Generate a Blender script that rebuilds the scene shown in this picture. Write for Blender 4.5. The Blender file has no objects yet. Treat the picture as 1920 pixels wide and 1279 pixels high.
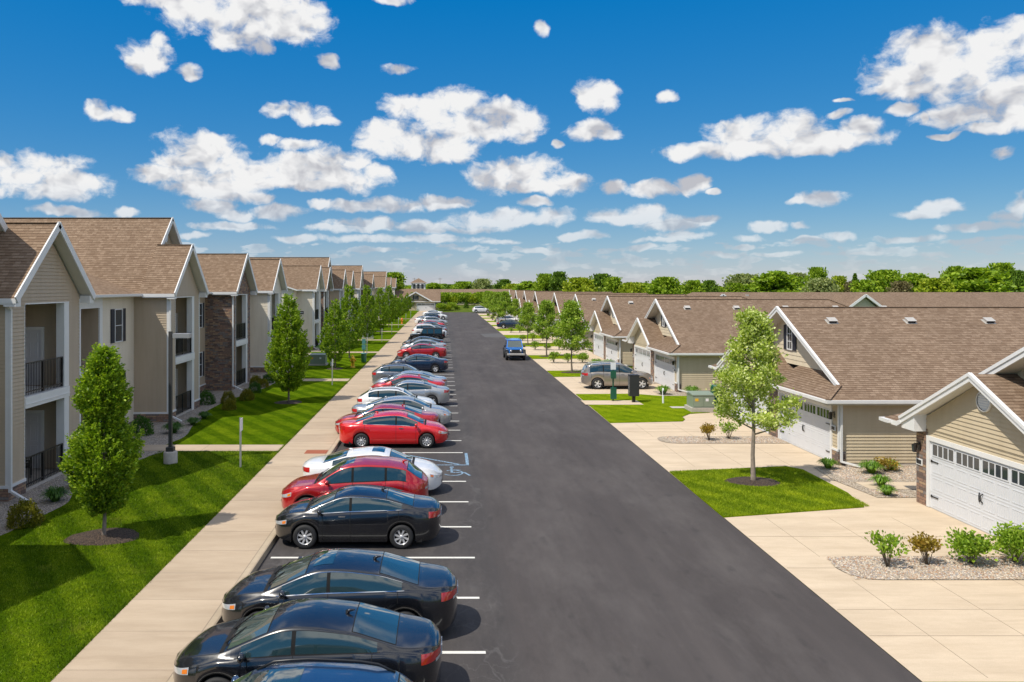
import bpy, math, random
import numpy as np
from mathutils import Vector, Matrix
rnd = random.Random(7)
npr = np.random.RandomState(5)
SC = bpy.context.scene
COL = SC.collection
F = 1493.0; CX = 832.0; HY = 536.0; H = 7.0
def G(px, py, z=0.0):                      # where a photo point meets level z (surveying helper)
    Y = F * (H - z) / (py - HY)
    return (px - CX) / F * Y, Y

# ---------------------------------------------------------------- mesh builder
class MB:
    def __init__(s):
        s.v = []; s.f = []; s.m = []; s.s = []; s.mats = []; s.M = None
    def mi(s, mat):
        if mat not in s.mats: s.mats.append(mat)
        return s.mats.index(mat)
    def P(s, p):
        p = Vector(p)
        return s.M @ p if s.M else p
    def poly(s, pts, mat, n=None, smooth=False):
        pts = [s.P(p) for p in pts]
        if n is not None:
            nn = Vector(n)
            if s.M: nn = s.M.to_3x3() @ nn
            a = Vector((0, 0, 0))
            for i in range(len(pts)):
                a += pts[i].cross(pts[(i + 1) % len(pts)])
            if a.dot(nn) < 0: pts = pts[::-1]
        b = len(s.v)
        s.v += [tuple(p) for p in pts]
        s.f.append(tuple(range(b, b + len(pts)))); s.m.append(s.mi(mat)); s.s.append(smooth)
    def box(s, x0, x1, y0, y1, z0, z1, mat):
        if x0 > x1: x0, x1 = x1, x0
        if y0 > y1: y0, y1 = y1, y0
        if z0 > z1: z0, z1 = z1, z0
        c = [s.P((x, y, z)) for x in (x0, x1) for y in (y0, y1) for z in (z0, z1)]
        b = len(s.v); s.v += [tuple(p) for p in c]; k = s.mi(mat)
        for q in ((0, 1, 3, 2), (4, 6, 7, 5), (0, 4, 5, 1), (2, 3, 7, 6), (0, 2, 6, 4), (1, 5, 7, 3)):
            s.f.append(tuple(b + i for i in q)); s.m.append(k); s.s.append(False)
    def bar(s, p, q, w, h, mat, up=(0, 0, 1)):
        p = Vector(p); q = Vector(q); d = (q - p).normalized()
        u = Vector(up); a = d.cross(u)
        if a.length < 1e-4: a = d.cross(Vector((1, 0, 0)))
        a.normalize(); b2 = a.cross(d).normalized()
        c = []
        for e in (p, q):
            for sx, sz in ((-1, -1), (1, -1), (1, 1), (-1, 1)):
                c.append(tuple(s.P(e + a * (sx * w / 2) + b2 * (sz * h / 2))))
        b = len(s.v); s.v += c; k = s.mi(mat)
        for q4 in ((3, 2, 1, 0), (4, 5, 6, 7), (0, 1, 5, 4), (1, 2, 6, 5), (2, 3, 7, 6), (3, 0, 4, 7)):
            s.f.append(tuple(b + i for i in q4)); s.m.append(k); s.s.append(False)
    def tube(s, path, radii, mat, n=8, cap=True):
        path = [Vector(p) for p in path]; b = len(s.v); k = s.mi(mat)
        if not hasattr(radii, '__len__'): radii = [radii] * len(path)
        for i, p in enumerate(path):
            d = (path[min(i + 1, len(path) - 1)] - path[max(i - 1, 0)]).normalized()
            a = d.cross(Vector((0, 1, 0)) if abs(d.y) < .9 else Vector((1, 0, 0))).normalized(); c = d.cross(a)
            for j in range(n):
                t = 2 * math.pi * j / n
                s.v.append(tuple(s.P(p + (a * math.cos(t) + c * math.sin(t)) * radii[i])))
        for i in range(len(path) - 1):
            for j in range(n):
                s.f.append((b + i * n + j, b + i * n + (j + 1) % n, b + (i + 1) * n + (j + 1) % n, b + (i + 1) * n + j)); s.m.append(k); s.s.append(True)
        if cap:
            s.f.append(tuple(b + j for j in range(n))[::-1]); s.m.append(k); s.s.append(False)
            e = b + (len(path) - 1) * n
            s.f.append(tuple(e + j for j in range(n))); s.m.append(k); s.s.append(False)
    def lathe(s, prof, mat, axis='Z', n=20, c=(0, 0, 0), smooth=True):
        b = len(s.v); k = s.mi(mat); c = Vector(c)
        for r, h in prof:
            for j in range(n):
                t = 2 * math.pi * j / n; x, y = r * math.cos(t), r * math.sin(t)
                p = (x, y, h) if axis == 'Z' else ((x, h, y) if axis == 'Y' else (h, x, y))
                s.v.append(tuple(s.P(c + Vector(p))))
        for i in range(len(prof) - 1):
            for j in range(n):
                s.f.append((b + i * n + j, b + i * n + (j + 1) % n, b + (i + 1) * n + (j + 1) % n, b + (i + 1) * n + j)); s.m.append(k); s.s.append(smooth)
    def slab(s, pts, t, mtop, mside, up=(0, 0, 1)):     # roof plane with thickness, underside and edges in trim
        n = Vector((0, 0, 0)); V = [Vector(p) for p in pts]
        for i in range(len(V)): n += V[i].cross(V[(i + 1) % len(V)])
        n.normalize()
        if n.dot(Vector(up)) < 0: V = V[::-1]; n = -n
        lo = [p - Vector((0, 0, t)) for p in V]
        s.poly(V, mtop); s.poly(lo[::-1], mside)
        for i in range(len(V)):
            j = (i + 1) % len(V); s.poly([V[i], lo[i], lo[j], V[j]], mside)
    def siding(s, pts, n, mat, course=.125, lip=.026):   # real overlapping boards
        n = Vector(n).normalized(); t = Vector((0, 0, 1)).cross(n).normalized()
        P0 = Vector(pts[0]); Q = [((Vector(p) - P0).dot(t), p[2]) for p in pts]
        zmin = min(q[1] for q in Q); zmax = max(q[1] for q in Q)
        def clip(poly, z, keep_above):
            out = []
            for i in range(len(poly)):
                a, b = poly[i], poly[(i + 1) % len(poly)]
                ia = (a[1] >= z) if keep_above else (a[1] <= z); ib = (b[1] >= z) if keep_above else (b[1] <= z)
                if ia: out.append(a)
                if ia != ib and abs(b[1] - a[1]) > 1e-9:
                    k = (z - a[1]) / (b[1] - a[1]); out.append((a[0] + (b[0] - a[0]) * k, z))
            return out
        z0 = math.floor(zmin / course) * course
        while z0 < zmax - 1e-4:
            z1 = z0 + course
            c = clip(clip(Q, z0, True), z1, False)
            if len(c) >= 3:
                def w(q): return P0 + t * q[0] + n * (lip * (z1 - q[1]) / course) + Vector((0, 0, q[1] - P0.z))
                s.poly([w(q) for q in c], mat, n)
                zz = max(z0, zmin); bs = [q for q in c if abs(q[1] - zz) < 1e-4]
                if len(bs) >= 2:
                    a = min(bs); b = max(bs)
                    s.poly([w(a), w(b), P0 + t * b[0] + Vector((0, 0, b[1] - P0.z)), P0 + t * a[0] + Vector((0, 0, a[1] - P0.z))], mat, (0, 0, -1))
            z0 = z1
    def build(s, name, parent=None, loc=None):
        me = bpy.data.meshes.new(name); me.from_pydata(s.v, [], s.f)
        for m in s.mats: me.materials.append(m)
        me.polygons.foreach_set('material_index', s.m); me.polygons.foreach_set('use_smooth', s.s)
        me.update()
        uv = me.uv_layers.new(name='UV'); dat = np.zeros(len(me.loops) * 2, 'f')
        for p in me.polygons:
            n = p.normal
            if abs(n.z) > .995: t = Vector((1, 0, 0)); b = Vector((0, 1, 0))
            else: t = Vector((0, 0, 1)).cross(n).normalized(); b = n.cross(t)
            for li in p.loop_indices:
                co = me.vertices[me.loops[li].vertex_index].co
                dat[2 * li] = co.dot(t); dat[2 * li + 1] = co.dot(b)
        uv.data.foreach_set('uv', dat)
        return link(name, me, parent, loc)

def link(name, me, parent=None, loc=None):
    o = bpy.data.objects.new(name, me); COL.objects.link(o)
    if parent: o.parent = parent
    if loc: o.location = loc
    return o
def tag(o, label=None, cat=None, group=None, kind=None):
    if label: o['label'] = label
    if cat: o['category'] = cat
    if group: o['group'] = group
    if kind: o['kind'] = kind
    return o
def empty(name, loc=(0, 0, 0), rz=0, label=None, cat=None, group=None):
    o = bpy.data.objects.new(name, None); COL.objects.link(o); o.location = loc; o.rotation_euler = (0, 0, rz)
    o.empty_display_size = .3
    return tag(o, label, cat, group)
def copy_tree(o, parent=None):
    c = o.copy(); COL.objects.link(c); c.parent = parent
    for ch in list(o.children): copy_tree(ch, c)
    return c
def npmesh(name, verts, faces_n, mat_list, mat_idx=None, smooth=False):   # verts (k*n,3) quads/tris in order
    me = bpy.data.meshes.new(name); nv = len(verts); k = nv // faces_n
    me.vertices.add(nv); me.vertices.foreach_set('co', verts.astype('f').ravel())
    me.loops.add(nv); me.loops.foreach_set('vertex_index', np.arange(nv, dtype='i'))
    me.polygons.add(k); me.polygons.foreach_set('loop_start', np.arange(0, nv, faces_n, dtype='i'))
    for m in mat_list: me.materials.append(m)
    if mat_idx is not None: me.polygons.foreach_set('material_index', mat_idx.astype('i'))
    me.update(calc_edges=True); me.validate()
    return me

# ---------------------------------------------------------------- materials
class NT:
    def __init__(s, name):
        s.mat = bpy.data.materials.new(name); s.mat.use_nodes = True; s.nt = s.mat.node_tree
        s.b = s.nt.nodes['Principled BSDF']; s.out = s.nt.nodes['Material Output']
    def n(s, t, **kw):
        nd = s.nt.nodes.new(t)
        for k, v in kw.items():
            if k.startswith('i_'):
                key = k[2:].replace('_', ' ')
                nd.inputs[int(key) if key.isdigit() else key].default_value = v
            else: setattr(nd, k, v)
        return nd
    def l(s, a, b): s.nt.links.new(a, b)
    def coord(s, which='Object', scale=(1, 1, 1)):
        tc = s.n('ShaderNodeTexCoord'); mp = s.n('ShaderNodeMapping'); mp.inputs['Scale'].default_value = scale
        s.l(tc.outputs[which], mp.inputs[0]); return mp.outputs[0]
    def noise(s, vec, scale, detail=4, rough=.6, dim='3D'):
        x = s.n('ShaderNodeTexNoise', noise_dimensions=dim); x.inputs['Scale'].default_value = scale; x.inputs['Detail'].default_value = detail; x.inputs['Roughness'].default_value = rough
        s.l(vec, x.inputs['Vector']); return x.outputs['Fac']
    def ramp(s, fac, stops, interp='LINEAR'):
        r = s.n('ShaderNodeValToRGB'); e = r.color_ramp.elements; r.color_ramp.interpolation = interp
        while len(e) < len(stops): e.new(.5)
        for el, (p, c) in zip(e, stops):
            el.position = p; el.color = (*c, 1) if len(c) == 3 else c
        s.l(fac, r.inputs[0]); return r.outputs[0]
    def mix(s, a, b, fac, mode='MIX'):
        m = s.n('ShaderNodeMix', data_type='RGBA', blend_type=mode)
        for sock, v in ((m.inputs[0], fac), (m.inputs[6], a), (m.inputs[7], b)):
            if hasattr(v, 'links') or isinstance(v, bpy.types.NodeSocket): s.l(v, sock)
            elif isinstance(v, (int, float)): sock.default_value = v
            else: sock.default_value = (*v, 1)
        return m.outputs[2]
    def math(s, op, a, b=0.0, c=0.0):
        m = s.n('ShaderNodeMath', operation=op)
        for i, v in enumerate((a, b, c)):
            if isinstance(v, bpy.types.NodeSocket): s.l(v, m.inputs[i])
            else: m.inputs[i].default_value = v
        return m.outputs[0]
    def color(s, c):
        if isinstance(c, bpy.types.NodeSocket): s.l(c, s.b.inputs['Base Color'])
        else: s.b.inputs['Base Color'].default_value = (*c, 1)
    def bump(s, h, strength=.5, dist=.01):
        b = s.n('ShaderNodeBump'); b.inputs['Strength'].default_value = strength; b.inputs['Distance'].default_value = dist
        s.l(h, b.inputs['Height']); s.l(b.outputs[0], s.b.inputs['Normal'])
    def rough(s, v):
        if isinstance(v, bpy.types.NodeSocket): s.l(v, s.b.inputs['Roughness'])
        else: s.b.inputs['Roughness'].default_value = v

def simple(name, col, rough=.6, metal=0, spec=.5, coat=0, var=0.0, vs=3.0):
    t = NT(name); t.rough(rough); t.b.inputs['Metallic'].default_value = metal
    t.b.inputs['Specular IOR Level'].default_value = spec
    if coat: t.b.inputs['Coat Weight'].default_value = coat; t.b.inputs['Coat Roughness'].default_value = .04
    if var:
        nz = t.noise(t.coord(), vs, 5, .65)
        t.color(t.ramp(nz, [(.25, tuple(c * (1 - var) for c in col)), (.75, tuple(min(1, c * (1 + var)) for c in col))]))
    else: t.color(col)
    return t.mat

def m_shingle(name='shingle', tint=(1, 1, 1)):
    t = NT(name); uv = t.coord('UV')
    br = t.n('ShaderNodeTexBrick', offset=.37, squash=.8, squash_frequency=2)
    br.inputs['Scale'].default_value = 1; br.inputs['Mortar Size'].default_value = .007; br.inputs['Brick Width'].default_value = .24; br.inputs['Row Height'].default_value = .145
    br.inputs['Color1'].default_value = (0, 0, 0, 1); br.inputs['Color2'].default_value = (1, 1, 1, 1); br.inputs['Mortar'].default_value = (.3, .3, .3, 1); br.inputs['Bias'].default_value = 0
    t.l(uv, br.inputs['Vector'])
    base = t.ramp(br.outputs['Color'], [(0, (.195 * tint[0], .133 * tint[1], .088 * tint[2])), (.5, (.235 * tint[0], .166 * tint[1], .112 * tint[2])), (1, (.285 * tint[0], .206 * tint[1], .143 * tint[2]))])
    big = t.noise(t.coord('Object'), .35, 4, .6)
    c = t.mix(base, t.ramp(big, [(.3, (.90, .89, .88)), (.7, (1.08, 1.07, 1.06))]), 1.0, 'MULTIPLY')
    fine = t.noise(t.coord('UV'), 26, 3, .7)
    c = t.mix(c, t.ramp(fine, [(.3, (.8, .8, .8)), (.7, (1.2, 1.2, 1.2))]), .8, 'MULTIPLY')
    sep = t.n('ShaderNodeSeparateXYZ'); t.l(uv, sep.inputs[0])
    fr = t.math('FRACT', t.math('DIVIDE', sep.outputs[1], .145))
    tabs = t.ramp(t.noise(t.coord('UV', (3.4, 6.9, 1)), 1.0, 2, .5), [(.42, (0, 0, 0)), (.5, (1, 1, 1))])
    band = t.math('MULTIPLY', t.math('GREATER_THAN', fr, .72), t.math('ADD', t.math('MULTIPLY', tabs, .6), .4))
    c = t.mix(c, t.mix(c, (.62, .57, .54), 1.0, 'MULTIPLY'), band)      # dark granule band, the shadow line below each lap painted into the colour
    t.color(c); t.rough(.93); t.b.inputs['Specular IOR Level'].default_value = .15
    # tapered profile of each course plus the joints
    hgt = t.math('SUBTRACT', t.math('MULTIPLY', t.math('SUBTRACT', 1.0, fr), .8), t.math('MULTIPLY', br.outputs['Fac'], .5))
    hgt = t.math('ADD', hgt, t.math('MULTIPLY', br.outputs['Color'], .35))
    t.bump(hgt, 1.0, .022)
    return t.mat

def m_siding(name, col):
    t = NT(name); nz = t.noise(t.coord('Object'), .6, 5, .6)
    c = t.ramp(nz, [(.25, tuple(x * .93 for x in col)), (.75, tuple(min(1, x * 1.05) for x in col))])
    sp = t.n('ShaderNodeMapping'); tc = t.n('ShaderNodeTexCoord'); sp.inputs['Scale'].default_value = (3, 3, .25); t.l(tc.outputs['Object'], sp.inputs[0])
    st = t.noise(sp.outputs[0], 1.3, 4, .7)
    c = t.mix(c, t.ramp(st, [(.35, (.93, .92, .9)), (.6, (1, 1, 1))]), 1.0, 'MULTIPLY')
    t.color(c); t.rough(.55); t.b.inputs['Specular IOR Level'].default_value = .3
    t.bump(t.noise(t.coord('UV', (2, 30, 1)), 8, 3), .12, .004)
    return t.mat

def m_stone():
    t = NT('ledge_stone'); uv = t.coord('UV')
    wob = t.n('ShaderNodeTexNoise'); wob.inputs['Scale'].default_value = 3; t.l(uv, wob.inputs['Vector'])
    v2 = t.n('ShaderNodeVectorMath', operation='MULTIPLY_ADD'); t.l(wob.outputs['Color'], v2.inputs[0]); v2.inputs[1].default_value = (.05, .03, 0); t.l(uv, v2.inputs[2])
    br = t.n('ShaderNodeTexBrick', offset=.37, squash=.6, squash_frequency=3); t.l(v2.outputs[0], br.inputs['Vector'])
    br.inputs['Scale'].default_value = 1; br.inputs['Mortar Size'].default_value = .008; br.inputs['Mortar Smooth'].default_value = .3
    br.inputs['Brick Width'].default_value = .33; br.inputs['Row Height'].default_value = .095
    br.inputs['Color1'].default_value = (0, 0, 0, 1); br.inputs['Color2'].default_value = (1, 1, 1, 1); br.inputs['Mortar'].default_value = (.4, .4, .4, 1)
    c = t.ramp(br.outputs['Color'], [(0, (.15, .11, .095)), (.2, (.30, .185, .13)), (.42, (.23, .20, .185)), (.6, (.38, .26, .165)), (.8, (.25, .165, .125)), (1, (.44, .33, .22))], 'CONSTANT')
    c = t.mix(c, t.ramp(t.noise(uv, 11, 5, .7), [(.3, (.7, .7, .72)), (.7, (1.25, 1.22, 1.18))]), 1.0, 'MULTIPLY')
    c = t.mix(c, (.07, .06, .055), t.math('MULTIPLY', br.outputs['Fac'], .75))
    t.color(c); t.rough(.9)
    hh = t.math('ADD', t.math('MULTIPLY', t.math('SUBTRACT', 1.0, br.outputs['Fac']), 1.0), t.math('MULTIPLY', br.outputs['Color'], .5))
    t.bump(t.math('ADD', hh, t.math('MULTIPLY', t.noise(uv, 18, 4), .4)), .9, .03)
    return t.mat

def m_grass(name, a, b, c2, yellow=.3, stripes=.85):
    t = NT(name); co = t.coord('Object')
    n1 = t.noise(co, .35, 4, .65); n2 = t.noise(co, 2.6, 6, .75); n3 = t.noise(t.coord('Object', (1, .6, 1)), 34, 3, .75)
    col = t.ramp(n1, [(.3, a), (.7, b)])
    col = t.mix(col, c2, t.math('MULTIPLY', t.math('SUBTRACT', n2, .42), 2.6), 'MIX')
    if stripes:                                        # mower passes, bent a little
        m = t.n('ShaderNodeMapping'); tc = t.n('ShaderNodeTexCoord'); m.inputs['Rotation'].default_value = (0, 0, math.radians(-33)); t.l(tc.outputs['Object'], m.inputs[0])
        w = t.n('ShaderNodeTexWave', wave_type='BANDS', bands_direction='X'); w.inputs['Scale'].default_value = .28; w.inputs['Distortion'].default_value = 1.6; w.inputs['Detail'].default_value = 3; w.inputs['Detail Scale'].default_value = .6
        t.l(m.outputs[0], w.inputs['Vector'])
        col = t.mix(col, t.ramp(w.outputs['Fac'], [(.3, (.72, .78, .74)), (.7, (1.22, 1.15, 1.1))]), float(stripes), 'MULTIPLY')
    dry = t.ramp(t.noise(co, .9, 5, .8), [(.60, (0, 0, 0)), (.78, (1, 1, 1))])
    col = t.mix(col, (.20, .19, .045), t.math('MULTIPLY', dry, yellow))
    pt_ = t.noise(t.coord('Object', (1, .7, 1)), 1.3, 5, .8)
    col = t.mix(col, t.ramp(pt_, [(.32, (.74, .80, .7)), (.5, (1, 1, 1)), (.68, (1.28, 1.2, 1.15))]), .9, 'MULTIPLY')
    col = t.mix(col, t.ramp(n3, [(.28, (.30, .33, .26)), (.5, (.95, .95, .95)), (.75, (1.85, 1.7, 1.5))]), .9, 'MULTIPLY')
    t.color(col); t.rough(1); t.b.inputs['Specular IOR Level'].default_value = .0
    t.bump(t.math('ADD', n3, t.math('MULTIPLY', n2, .5)), 1.0, .06)
    return t.mat

def m_concrete(name, col, var=.10, stain=.8, slab=0):
    t = NT(name); co = t.coord('Object')
    c = t.ramp(t.noise(co, .5, 6, .65), [(.25, tuple(x * (1 - var) for x in col)), (.75, tuple(x * (1 + var * .6) for x in col))])
    c = t.mix(c, t.ramp(t.noise(t.coord('Object', (.35, 1.6, 1)), 1.1, 6, .7), [(.35, (.86, .83, .79)), (.62, (1.03, 1.02, 1.0))]), stain, 'MULTIPLY')
    c = t.mix(c, t.ramp(t.noise(co, 60, 3, .8), [(.3, (.86, .86, .86)), (.7, (1.1, 1.1, 1.1))]), .7, 'MULTIPLY')
    if slab:                                           # each pour its own tone
        sp = t.n('ShaderNodeSeparateXYZ'); t.l(co, sp.inputs[0]); wn = t.n('ShaderNodeTexWhiteNoise', noise_dimensions='1D'); t.l(t.math('FLOOR', t.math('DIVIDE', t.math('SUBTRACT', sp.outputs[1], 6.2), 1.6)), wn.inputs['W'])
        c = t.mix(c, t.ramp(wn.outputs['Value'], [(0, (.92, .91, .90)), (1, (1.05, 1.05, 1.04))]), 1.0, 'MULTIPLY')
    ty = t.ramp(t.noise(t.coord('Object', (.25, 2.2, 1)), 1.6, 4, .6), [(.55, (1, 1, 1)), (.68, (.88, .87, .86))]); c = t.mix(c, ty, .6, 'MULTIPLY')
    spot = t.ramp(t.noise(co, 3.1, 3, .5), [(.74, (0, 0, 0)), (.80, (1, 1, 1))])
    c = t.mix(c, tuple(x * .72 for x in col), t.math('MULTIPLY', spot, .35))
    t.color(c); t.rough(.88); t.b.inputs['Specular IOR Level'].default_value = .25
    t.bump(t.noise(co, 90, 3), .2, .004)
    return t.mat

def m_asphalt():
    t = NT('asphalt'); co = t.coord('Object')
    sep = t.n('ShaderNodeSeparateXYZ'); t.l(co, sep.inputs[0])
    c = t.ramp(t.noise(t.coord('Object', (1, .22, 1)), .45, 6, .68), [(.3, (.052, .045, .043)), (.7, (.074, .065, .062))])
    # worn, paler parking strip and slightly warmer lane
    park = t.ramp(t.math('ADD', t.math('MULTIPLY', sep.outputs[0], -.8), t.math('ADD', 1.15, t.math('MULTIPLY', t.noise(co, .8, 3), .3))), [(.0, (0, 0, 0)), (.35, (1, 1, 1))])
    c = t.mix(c, (.046, .043, .043), t.math('MULTIPLY', park, .6))
    # tyre tracks along the lane
    w = t.noise(t.coord('Object', (2.4, .05, 1)), 1.0, 5, .6)
    c = t.mix(c, t.ramp(w, [(.35, (.88, .88, .89)), (.65, (1.09, 1.08, 1.07))]), .7, 'MULTIPLY')
    # hairline cracks with pale edges, mostly in the parking strip
    def crack(scale, seed, wd):
        mp = t.coord('Object', (1, .5, 1)); nz = t.n('ShaderNodeTexNoise'); nz.inputs['Scale'].default_value = 1.1; nz.inputs['Detail'].default_value = 6; t.l(mp, nz.inputs['Vector'])
        va = t.n('ShaderNodeVectorMath', operation='MULTIPLY_ADD'); t.l(nz.outputs['Color'], va.inputs[0]); va.inputs[1].default_value = (1.5, 1.5, 0); t.l(mp, va.inputs[2])
        vo = t.n('ShaderNodeTexVoronoi', feature='DISTANCE_TO_EDGE'); vo.inputs['Scale'].default_value = scale; t.l(va.outputs[0], vo.inputs['Vector'])
        return t.ramp(vo.outputs['Distance'], [(0, (1, 1, 1)), (wd, (0, 0, 0))])
    k = crack(.55, 0, .012); patch = t.ramp(t.noise(co, .55, 3), [(.42, (0, 0, 0)), (.6, (1, 1, 1))])
    mask = t.math('MULTIPLY', t.math('MULTIPLY', k, patch), t.math('MULTIPLY', t.math('ADD', park, .0), .25))
    c = t.mix(c, (.16, .155, .15), mask)
    k2 = crack(2.2, 1, .02)
    c = t.mix(c, (.13, .125, .12), t.math('MULTIPLY', t.math('MULTIPLY', k2, patch), t.math('MULTIPLY', park, .3)))
    # broad dusty smears and worn patches
    sm = t.ramp(t.noise(t.coord('Object', (.5, .16, 1)), 1.0, 7, .72), [(.47, (0, 0, 0)), (.66, (1, 1, 1))]); c = t.mix(c, (.115, .104, .098), t.math('MULTIPLY', sm, .42))
    wk = t.ramp(t.noise(t.coord('Object', (1, .45, 1)), 5.5, 6, .8), [(.60, (0, 0, 0)), (.72, (1, 1, 1))]); c = t.mix(c, (.12, .11, .105), t.math('MULTIPLY', wk, .28))
    sm2 = t.ramp(t.noise(t.coord('Object', (1.2, .5, 1)), 1.7, 3, .5), [(.62, (0, 0, 0)), (.72, (1, 1, 1))]); c = t.mix(c, (.028, .026, .026), t.math('MULTIPLY', sm2, .35))
    # scuffed dust
    d = t.ramp(t.noise(co, 4.5, 6, .8), [(.56, (0, 0, 0)), (.75, (1, 1, 1))])
    c = t.mix(c, (.12, .115, .11), t.math('MULTIPLY', t.math('MULTIPLY', d, park), .22))
    c = t.mix(c, t.ramp(t.noise(co, 110, 2, .8), [(.3, (.62, .62, .62)), (.7, (1.4, 1.4, 1.4))]), .9, 'MULTIPLY')
    t.color(c); t.rough(.86); t.b.inputs['Specular IOR Level'].default_value = .3
    t.bump(t.noise(co, 130, 3), .35, .006)
    return t.mat

def m_gravel(name, cols, scale=22, dk=.35):
    t = NT(name); co = t.coord('Object')
    vo = t.n('ShaderNodeTexVoronoi', feature='F1'); vo.inputs['Scale'].default_value = scale; t.l(co, vo.inputs['Vector'])
    ss = t.n('ShaderNodeSeparateColor'); t.l(vo.outputs['Color'], ss.inputs[0])
    c = t.ramp(ss.outputs[0], [(i / (len(cols) - 1), c) for i, c in enumerate(cols)])
    e = t.n('ShaderNodeTexVoronoi', feature='DISTANCE_TO_EDGE'); e.inputs['Scale'].default_value = scale; t.l(co, e.inputs['Vector'])
    c = t.mix(tuple(x * dk for x in cols[0]), c, t.ramp(e.outputs['Distance'], [(0, (0, 0, 0)), (.13, (1, 1, 1))]))
    t.color(c); t.rough(.9); t.bump(t.math('SUBTRACT', 1.0, vo.outputs['Distance']), 1, .05)
    return t.mat

def m_leaf(name, dark, mid, light, trans=.3, gloss=.35, lawn=0):
    t = NT(name); g = t.n('ShaderNodeNewGeometry')
    c = t.ramp(g.outputs['Random Per Island'], [(0, dark), (.45, mid), (1, light)])
    if lawn:                                           # turf keeps its patchiness and mower passes
        m = t.n('ShaderNodeMapping'); tc = t.n('ShaderNodeTexCoord'); m.inputs['Rotation'].default_value = (0, 0, math.radians(-33)); t.l(tc.outputs['Object'], m.inputs[0])
        w = t.n('ShaderNodeTexWave', wave_type='BANDS', bands_direction='X'); w.inputs['Scale'].default_value = .28; w.inputs['Distortion'].default_value = 1.6; w.inputs['Detail'].default_value = 3; w.inputs['Detail Scale'].default_value = .6
        t.l(m.outputs[0], w.inputs['Vector']); c = t.mix(c, t.ramp(w.outputs['Fac'], [(.3, (.66, .74, .70)), (.7, (1.28, 1.18, 1.1))]), lawn, 'MULTIPLY')
        pt_ = t.noise(t.coord('Object', (1, .7, 1)), 1.3, 5, .8); c = t.mix(c, t.ramp(pt_, [(.32, (.70, .78, .68)), (.5, (1, 1, 1)), (.68, (1.35, 1.22, 1.15))]), 1.0, 'MULTIPLY')
        dry = t.ramp(t.noise(t.coord(), .9, 5, .8), [(.58, (0, 0, 0)), (.76, (1, 1, 1))]); c = t.mix(c, (.34, .30, .07), t.math('MULTIPLY', dry, .5))
    big = t.noise(t.coord('Object'), 1.6, 3, .6)
    c = t.mix(c, t.ramp(big, [(.3, (.78, .82, .8)), (.7, (1.2, 1.15, 1.05))]), 1.0, 'MULTIPLY')
    t.color(c); t.rough(.5); t.b.inputs['Specular IOR Level'].default_value = gloss
    tr = t.n('ShaderNodeBsdfTranslucent'); t.l(t.mix(c, (1.25, 1.3, .6), 1.0, 'MULTIPLY'), tr.inputs[0])
    mx = t.n('ShaderNodeMixShader'); mx.inputs[0].default_value = trans
    t.l(t.b.outputs[0], mx.inputs[1]); t.l(tr.outputs[0], mx.inputs[2]); t.l(mx.outputs[0], t.out.inputs[0])
    return t.mat

def m_paint(name, col, metal=0.0, rough=.28, flake=0.0):
    t = NT(name); t.rough(rough); t.b.inputs['Metallic'].default_value = metal
    t.b.inputs['Coat Weight'].default_value = 1; t.b.inputs['Coat Roughness'].default_value = .035
    dust = t.noise(t.coord('Object'), 2.2, 6, .7)
    t.color(t.ramp(dust, [(.35, col), (.75, tuple(min(1, c * 1.06 + .004) for c in col))]))
    cr = t.ramp(t.noise(t.coord('Object'), 5, 5, .7), [(.3, (.02, .02, .02)), (.8, (.10, .10, .10))]); t.l(cr, t.b.inputs['Coat Roughness'])
    return t.mat

M = {}
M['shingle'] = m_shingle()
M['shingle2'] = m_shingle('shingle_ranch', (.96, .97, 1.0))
M['tan'] = m_siding('siding_tan', (.50, .405, .295)); M['cream'] = m_siding('siding_cream', (.76, .69, .57)); M['beige'] = m_siding('siding_beige', (.55, .46, .32))
M['pale'] = m_siding('siding_pale', (.68, .59, .43))
M['trim'] = simple('trim_white', (.74, .74, .73), .45, var=.04); M['soffit'] = simple('soffit', (.62, .60, .55), .6, var=.04)
M['gutter'] = simple('gutter_white', (.70, .70, .69), .35, var=.05)
M['stone'] = m_stone()
M['black'] = simple('black_metal', (.012, .012, .013), .35); M['shutter'] = simple('shutter_navy', (.018, .022, .035), .5)
M['glass'] = simple('window_glass', (.03, .04, .05), .06, spec=.9); M['door'] = simple('door_white', (.66, .66, .68), .45)
M['garage'] = simple('garage_white', (.64, .655, .68), .4, var=.03); M['dark'] = simple('dark_void', (.01, .01, .01), .8)
M['blind'] = simple('blind', (.35, .36, .36), .7)
M['vent'] = simple('vent_grey', (.42, .40, .37), .5, var=.1)
M['asphalt'] = m_asphalt()
M['drive'] = m_concrete('driveway_concrete', (.58, .475, .35)); M['walk'] = m_concrete('sidewalk_concrete', (.455, .365, .27), slab=1); M['kerb'] = m_concrete('kerb_concrete', (.46, .38, .28), .14)
M['joint'] = simple('joint', (.28, .225, .165), .95)
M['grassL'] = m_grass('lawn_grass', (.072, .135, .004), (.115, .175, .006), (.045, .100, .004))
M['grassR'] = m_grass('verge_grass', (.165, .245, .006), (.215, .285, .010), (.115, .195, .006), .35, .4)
M['field'] = m_grass('field_grass', (.08, .12, .02), (.12, .16, .03), (.06, .10, .015), .5, False)
M['gravel'] = m_gravel('pea_gravel', [(.34, .26, .18), (.52, .42, .31), (.66, .57, .44), (.42, .36, .31)], 17)
M['gravelL'] = m_gravel('bed_gravel', [(.26, .21, .17), (.42, .35, .28), (.54, .47, .38), (.34, .31, .29)], 17)
M['mulch'] = m_gravel('bark_mulch', [(.045, .028, .018), (.09, .058, .038), (.15, .10, .065), (.06, .04, .028)], 26, .3)
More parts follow.
